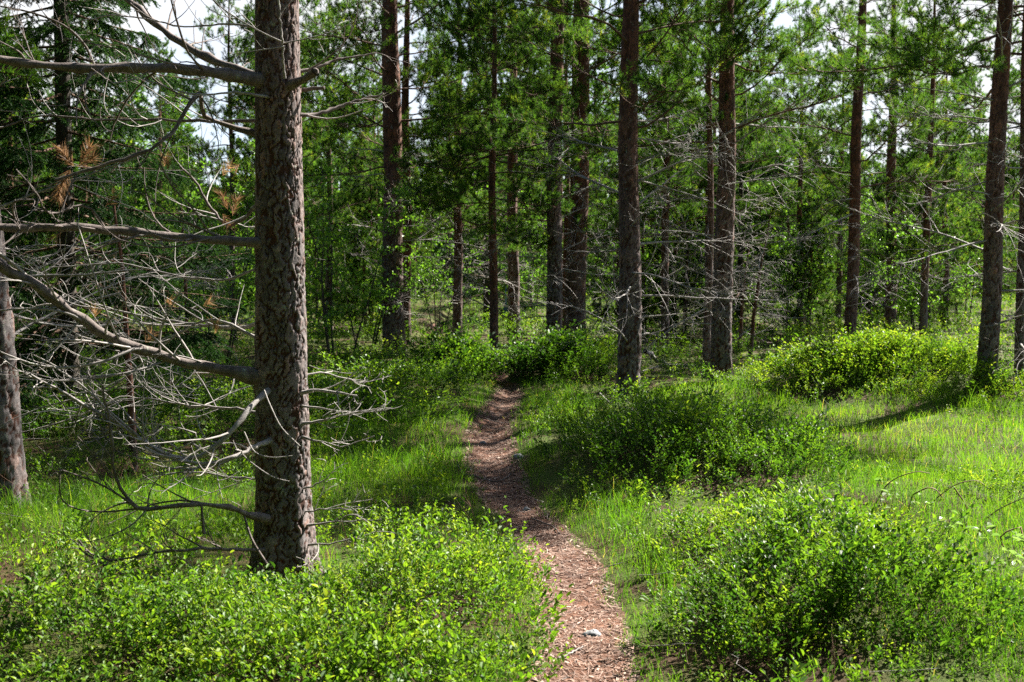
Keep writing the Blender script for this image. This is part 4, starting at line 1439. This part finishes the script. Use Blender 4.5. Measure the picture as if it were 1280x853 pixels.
for pts, r, nt in (([(372, 492, 5.85), (400, 488, 5.8), (420, 492, 5.75), (446, 495, 5.72)], .010, 5), ([(374, 507, 5.85), (410, 512, 5.8), (450, 516, 5.75), (484, 512, 5.7)], .005, 5),
                   ([(374, 531, 5.85), (405, 526, 5.78), (430, 520, 5.75), (452, 513, 5.72)], .008, 6), ([(374, 545, 5.85), (400, 552, 5.78), (430, 558, 5.75), (468, 545, 5.7)], .005, 6),
                   ([(376, 612, 5.85), (398, 604, 5.8), (418, 589, 5.78)], .005, 2), ([(376, 640, 5.85), (410, 637, 5.8), (450, 634, 5.75)], .004, 4),
                   ([(378, 658, 5.85), (420, 653, 5.78), (476, 650, 5.7)], .005, 4), ([(378, 682, 5.85), (430, 676, 5.78), (474, 664, 5.72)], .005, 3),
                   ([(375, 470, 5.9), (410, 466, 6.0), (450, 478, 6.05), (490, 470, 6.1)], .005, 6)):
    big_branch(pts, r, r * .4, nt, .16, (0, 0, .3), False, .2, 1, 10, 5)
# its own green crown, above the picture
for k in range(26):
    z = 6.0 + 2.6 * k / 26
    limb_object(big, 'pine', 1.5 * (1 - .6 * k / 26) * rg.uniform(.8, 1.1), on_big(z), k * 2.4, .2 + .02 * k, rg)

# ------------------------------------------------------------------ brambles at the right edge
br = thing('bramble', 'arching bare bramble stems with pale leaves at the right edge of the clearing', 'bramble', (2.6, 7.3, float(gz(2.6, 7.3))))
BO = np.array([2.6, 7.3, float(gz(2.6, 7.3))])
for pts, Y in (([(1094, 632), (1105, 611), (1120, 598), (1145, 590), (1162, 592)], 7.5), ([(1148, 655), (1168, 626), (1195, 606), (1220, 601), (1230, 606)], 7.3),
               ([(1193, 610), (1208, 634), (1212, 662)], 7.2), ([(1192, 668), (1194, 686), (1205, 706), (1222, 732)], 6.3),
               ([(1225, 655), (1250, 636), (1290, 618)], 7.0), ([(1285, 656), (1256, 666), (1251, 676), (1262, 697), (1276, 728), (1290, 745)], 6.3),
               ([(1263, 765), (1264, 748), (1275, 743), (1290, 748)], 5.7), ([(1135, 622), (1160, 610), (1175, 618), (1190, 650)], 7.3), ([(1215, 690), (1222, 668), (1240, 660)], 6.6)):
    g = Geo()
    P = spline([at(u, v, Y) - BO for u, v in pts], 14)
    P[0, 2] = min(P[0, 2], float(gz(P[0, 0] + BO[0], P[0, 1] + BO[1])) - BO[2] - .01) if pts[0][1] > 620 else P[0, 2]
    V, F = tube(P, np.linspace(.0048, .0025, 14), 5)
    g.add(V, None, F)
    g.build('stem', M['bare'], br)
lf = Geo()
rg = np.random.default_rng(31)
for (u, v, Y, n) in ((1115, 648, 7.3, 7), (1122, 612, 7.5, 6), (1163, 645, 7.2, 7), (1178, 676, 6.6, 8), (1100, 662, 6.8, 6), (1136, 682, 6.3, 6), (1212, 660, 6.9, 7), (1230, 678, 6.5, 8),
                     (1245, 722, 5.9, 8), (1262, 728, 5.9, 7), (1240, 745, 5.7, 7), (1200, 700, 6.2, 5), (1270, 700, 6.2, 6)):
    c = at(u, v, Y) - BO
    gzz = float(gz(c[0] + BO[0], c[1] + BO[1])) - BO[2]
    c[2] = max(c[2], gzz + .12)
    stem = wander(rg, (c[0], c[1], gzz - .01), (rg.normal(0, .2), rg.normal(0, .2), 1), c[2] - gzz, 5, (0, 0, 0), .08)
    g = Geo()
    V, F = tube(stem, np.linspace(.003, .0015, 5), 4)
    g.add(V, None, F)
    g.build('stem', M['stem'], br)
    P = stem[-1] + rg.normal(0, .035, (n, 3)) * np.array([1, 1, .5])
    a = rg.uniform(0, 6.28, n)
    leaf_batch(P, np.stack([np.cos(a), np.sin(a), rg.normal(.1, .3, n)], -1), norm(rg.normal(0, .4, (n, 3)) + np.array([0, 0, 1])), rg.uniform(.035, .06, n), rg.uniform(.022, .036, n), rg.random(n) * .8, lf)
lf.build('foliage', M['pale_leaf'], br, False)


# ------------------------------------------------------------------ stones and sticks
def stone(u, v, w, h, label, seed):
    rg = np.random.default_rng(seed)
    p = hit(u, v)
    s = w / F_PX * p[1]
    n, m = 14, 9
    th = np.arange(n) / n * 2 * math.pi
    ph = np.linspace(-.5, .5, m) * math.pi * .98
    V = []
    for q in ph:
        for t in th:
            d = np.array([math.cos(q) * math.cos(t), math.cos(q) * math.sin(t), math.sin(q)])
            r = 1 + .16 * math.sin(3 * t + seed) * math.cos(q) + .12 * math.sin(2 * t + q * 5 + seed * 2) + rg.normal(0, .03)
            V.append(d * r * np.array([s / 2, s / 2 * .8, s * h]))
    k = np.arange(m - 1)[:, None] * n
    j = np.arange(n)[None]
    jn = (j + 1) % n
    F = np.stack([k + j, k + jn, k + n + jn, k + n + j], -1).reshape(-1, 4)
    g = Geo()
    g.add(np.array(V), None, F)
    o = g.build('stone', M['stone'])
    o.location = (p[0], p[1], float(gz(p[0], p[1])) + .012 - s * h * .15)
    o.rotation_euler.z = seed
    tag(o, label, 'stone', 'stones in the path')


stone(741, 797, 27, .22, 'flat dark grey stone embedded in the path in the foreground', 1)
stone(756, 741, 8, .3, 'tiny grey stone at the right path edge beyond the flat stone', 2)
stone(648, 574, 13, .4, 'pale grey stone at the right path edge by the shaded mound', 3)
stone(604, 556, 9, .35, 'small dark stone in the middle of the path beyond the bend', 4)
stone(658, 640, 12, .35, 'dark half buried stone in the shaded path bend', 5)


def stick(pts, r0, r1, label, name='fallen_stick', ntw=0, m='dead_wood', lift=.0):
    P = spline(pts, 14)
    rg = np.random.default_rng(int(abs(P[0, 0]) * 1000) + 3)
    P = P + rg.normal(0, r0 * .4, P.shape)
    o0 = P[0].copy()
    g = Geo()
    V, F = tube(P - o0, np.linspace(r0, r1, 14), 6)
    g.add(V, None, F)
    o = g.build(name, M[m])
    o.location = o0
    if ntw:
        t = Geo()
        twigs(rg, P - o0, np.linspace(r0, r1, 14), ntw, .25, t, 1, (0, 0, .3), .2, 1, 3, .002)
        t.build('twigs', M[m], o)
    tag(o, label, 'stick', 'fallen sticks on the ground')


def gp(u, v, dz=.02):
    p = hit(u, v)
    return np.array([p[0], p[1], float(gz(p[0], p[1])) + dz])


stick([gp(698, 830), gp(715, 822), gp(728, 815)], .0045, .003, 'short pale stick lying in the path in the foreground')
stick([gp(578, 596), gp(598, 600), gp(622, 606), gp(640, 596)], .006, .004, 'thin root like stick crossing the path at the bend', m='branch')
stick([gp(572, 584), gp(580, 598)], .006, .004, 'small stick at the left path edge by the grass', m='branch')
stick([gp(664, 652), gp(690, 662), gp(700, 672)], .004, .003, 'thin stick in the shaded part of the path', m='branch')
stick([gp(806, 462, .25), gp(822, 457, .08), gp(845, 462, .03)], .035, .02, 'grey fallen branch on the ground right of the lichen spotted pine', 'fallen_branch', 6)
stick([gp(795, 478, .10), gp(830, 470, .14), gp(870, 466, .10)], .010, .006, 'thin dead branch lying across grass between two right hand pines', 'fallen_branch', 7)
stick([gp(750, 510, .15), gp(765, 520, .12), gp(800, 530, .10)], .010, .005, 'tangle of dead twigs at the foot of the lichen spotted pine', 'fallen_branch', 14)
p0, p1 = gp(651, 420, 0), at(644, 372, 20.5)
p1[0] = at(645, 372, p0[1] - .1)[0]
p1 = at(645, 374, p0[1] - .05)
stick([p0, (p0 + p1) / 2, p1], .03, .018, 'dead stick leaning on the far pine beyond the path', 'leaning_stick')

# twigs dropped all over the ground
rg = np.random.default_rng(55)
g = Geo()
x, y = in_view_points(rg, 420, 3, 24, 1.15, .9)
on_path = rg.random(420) < .16
x = np.where(on_path, path_x(y) + rg.uniform(-1, 1, 420) * (path_w(y) + .04), x)
for k in range(420):
    a_ = rg.uniform(0, 6.28)
    L = rg.uniform(.05, .14) if on_path[k] else rg.uniform(.10, .32)
    n_ = 5
    t = np.linspace(-.5, .5, n_)
    px_ = x[k] + math.cos(a_) * L * t + rg.normal(0, .006, n_)
    py_ = y[k] + math.sin(a_) * L * t + rg.normal(0, .006, n_)
    pz_ = gz(px_, py_) + (.014 if on_path[k] else .03 + .07 * rg.random()) + np.linspace(0, rg.normal(0, .02 if on_path[k] else .06), n_)
    r_ = rg.uniform(.0012, .0022) if on_path[k] else rg.uniform(.0015, .0032)
    V, F = tube(np.stack([px_, py_, pz_], -1), np.linspace(r_, r_ * .5, n_), 5)
    g.add(V, None, F)
tag(g.build('twig_litter', M['dead_wood']), 'small grey twigs dropped over the path and the undergrowth', 'twig litter', None, 'stuff')

# tiny blue marker hanging beyond the path
q = at(632, 389, 21.5)
g = Geo()
w_, h_ = .045, .075
V = np.array([(sx * w_, sy * .006, sz * h_) for sz in (-1, 1) for sx, sy in ((-1, -1), (1, -1), (1, 1), (-1, 1))])
V[4:, 0] *= .8
g.add(V, None, [(0, 3, 2, 1), (4, 5, 6, 7), (0, 1, 5, 4), (1, 2, 6, 5), (2, 3, 7, 6), (3, 0, 4, 7)])
V, F = tube(np.array([(0, 0, h_), (.004, 0, h_ + .12), (.0, 0, h_ + .35)]), [.003, .003, .003], 4)
g.add(V, None, F)
mb, nt, bb, _ = mat('blue_plastic')
bb.inputs['Base Color'].default_value = (.02, .10, .22, 1)
o = g.build('marker_tag', mb, smooth=False)
o.location = q
tag(o, 'tiny blue marker tag hanging among the far trees beyond the path', 'marker')
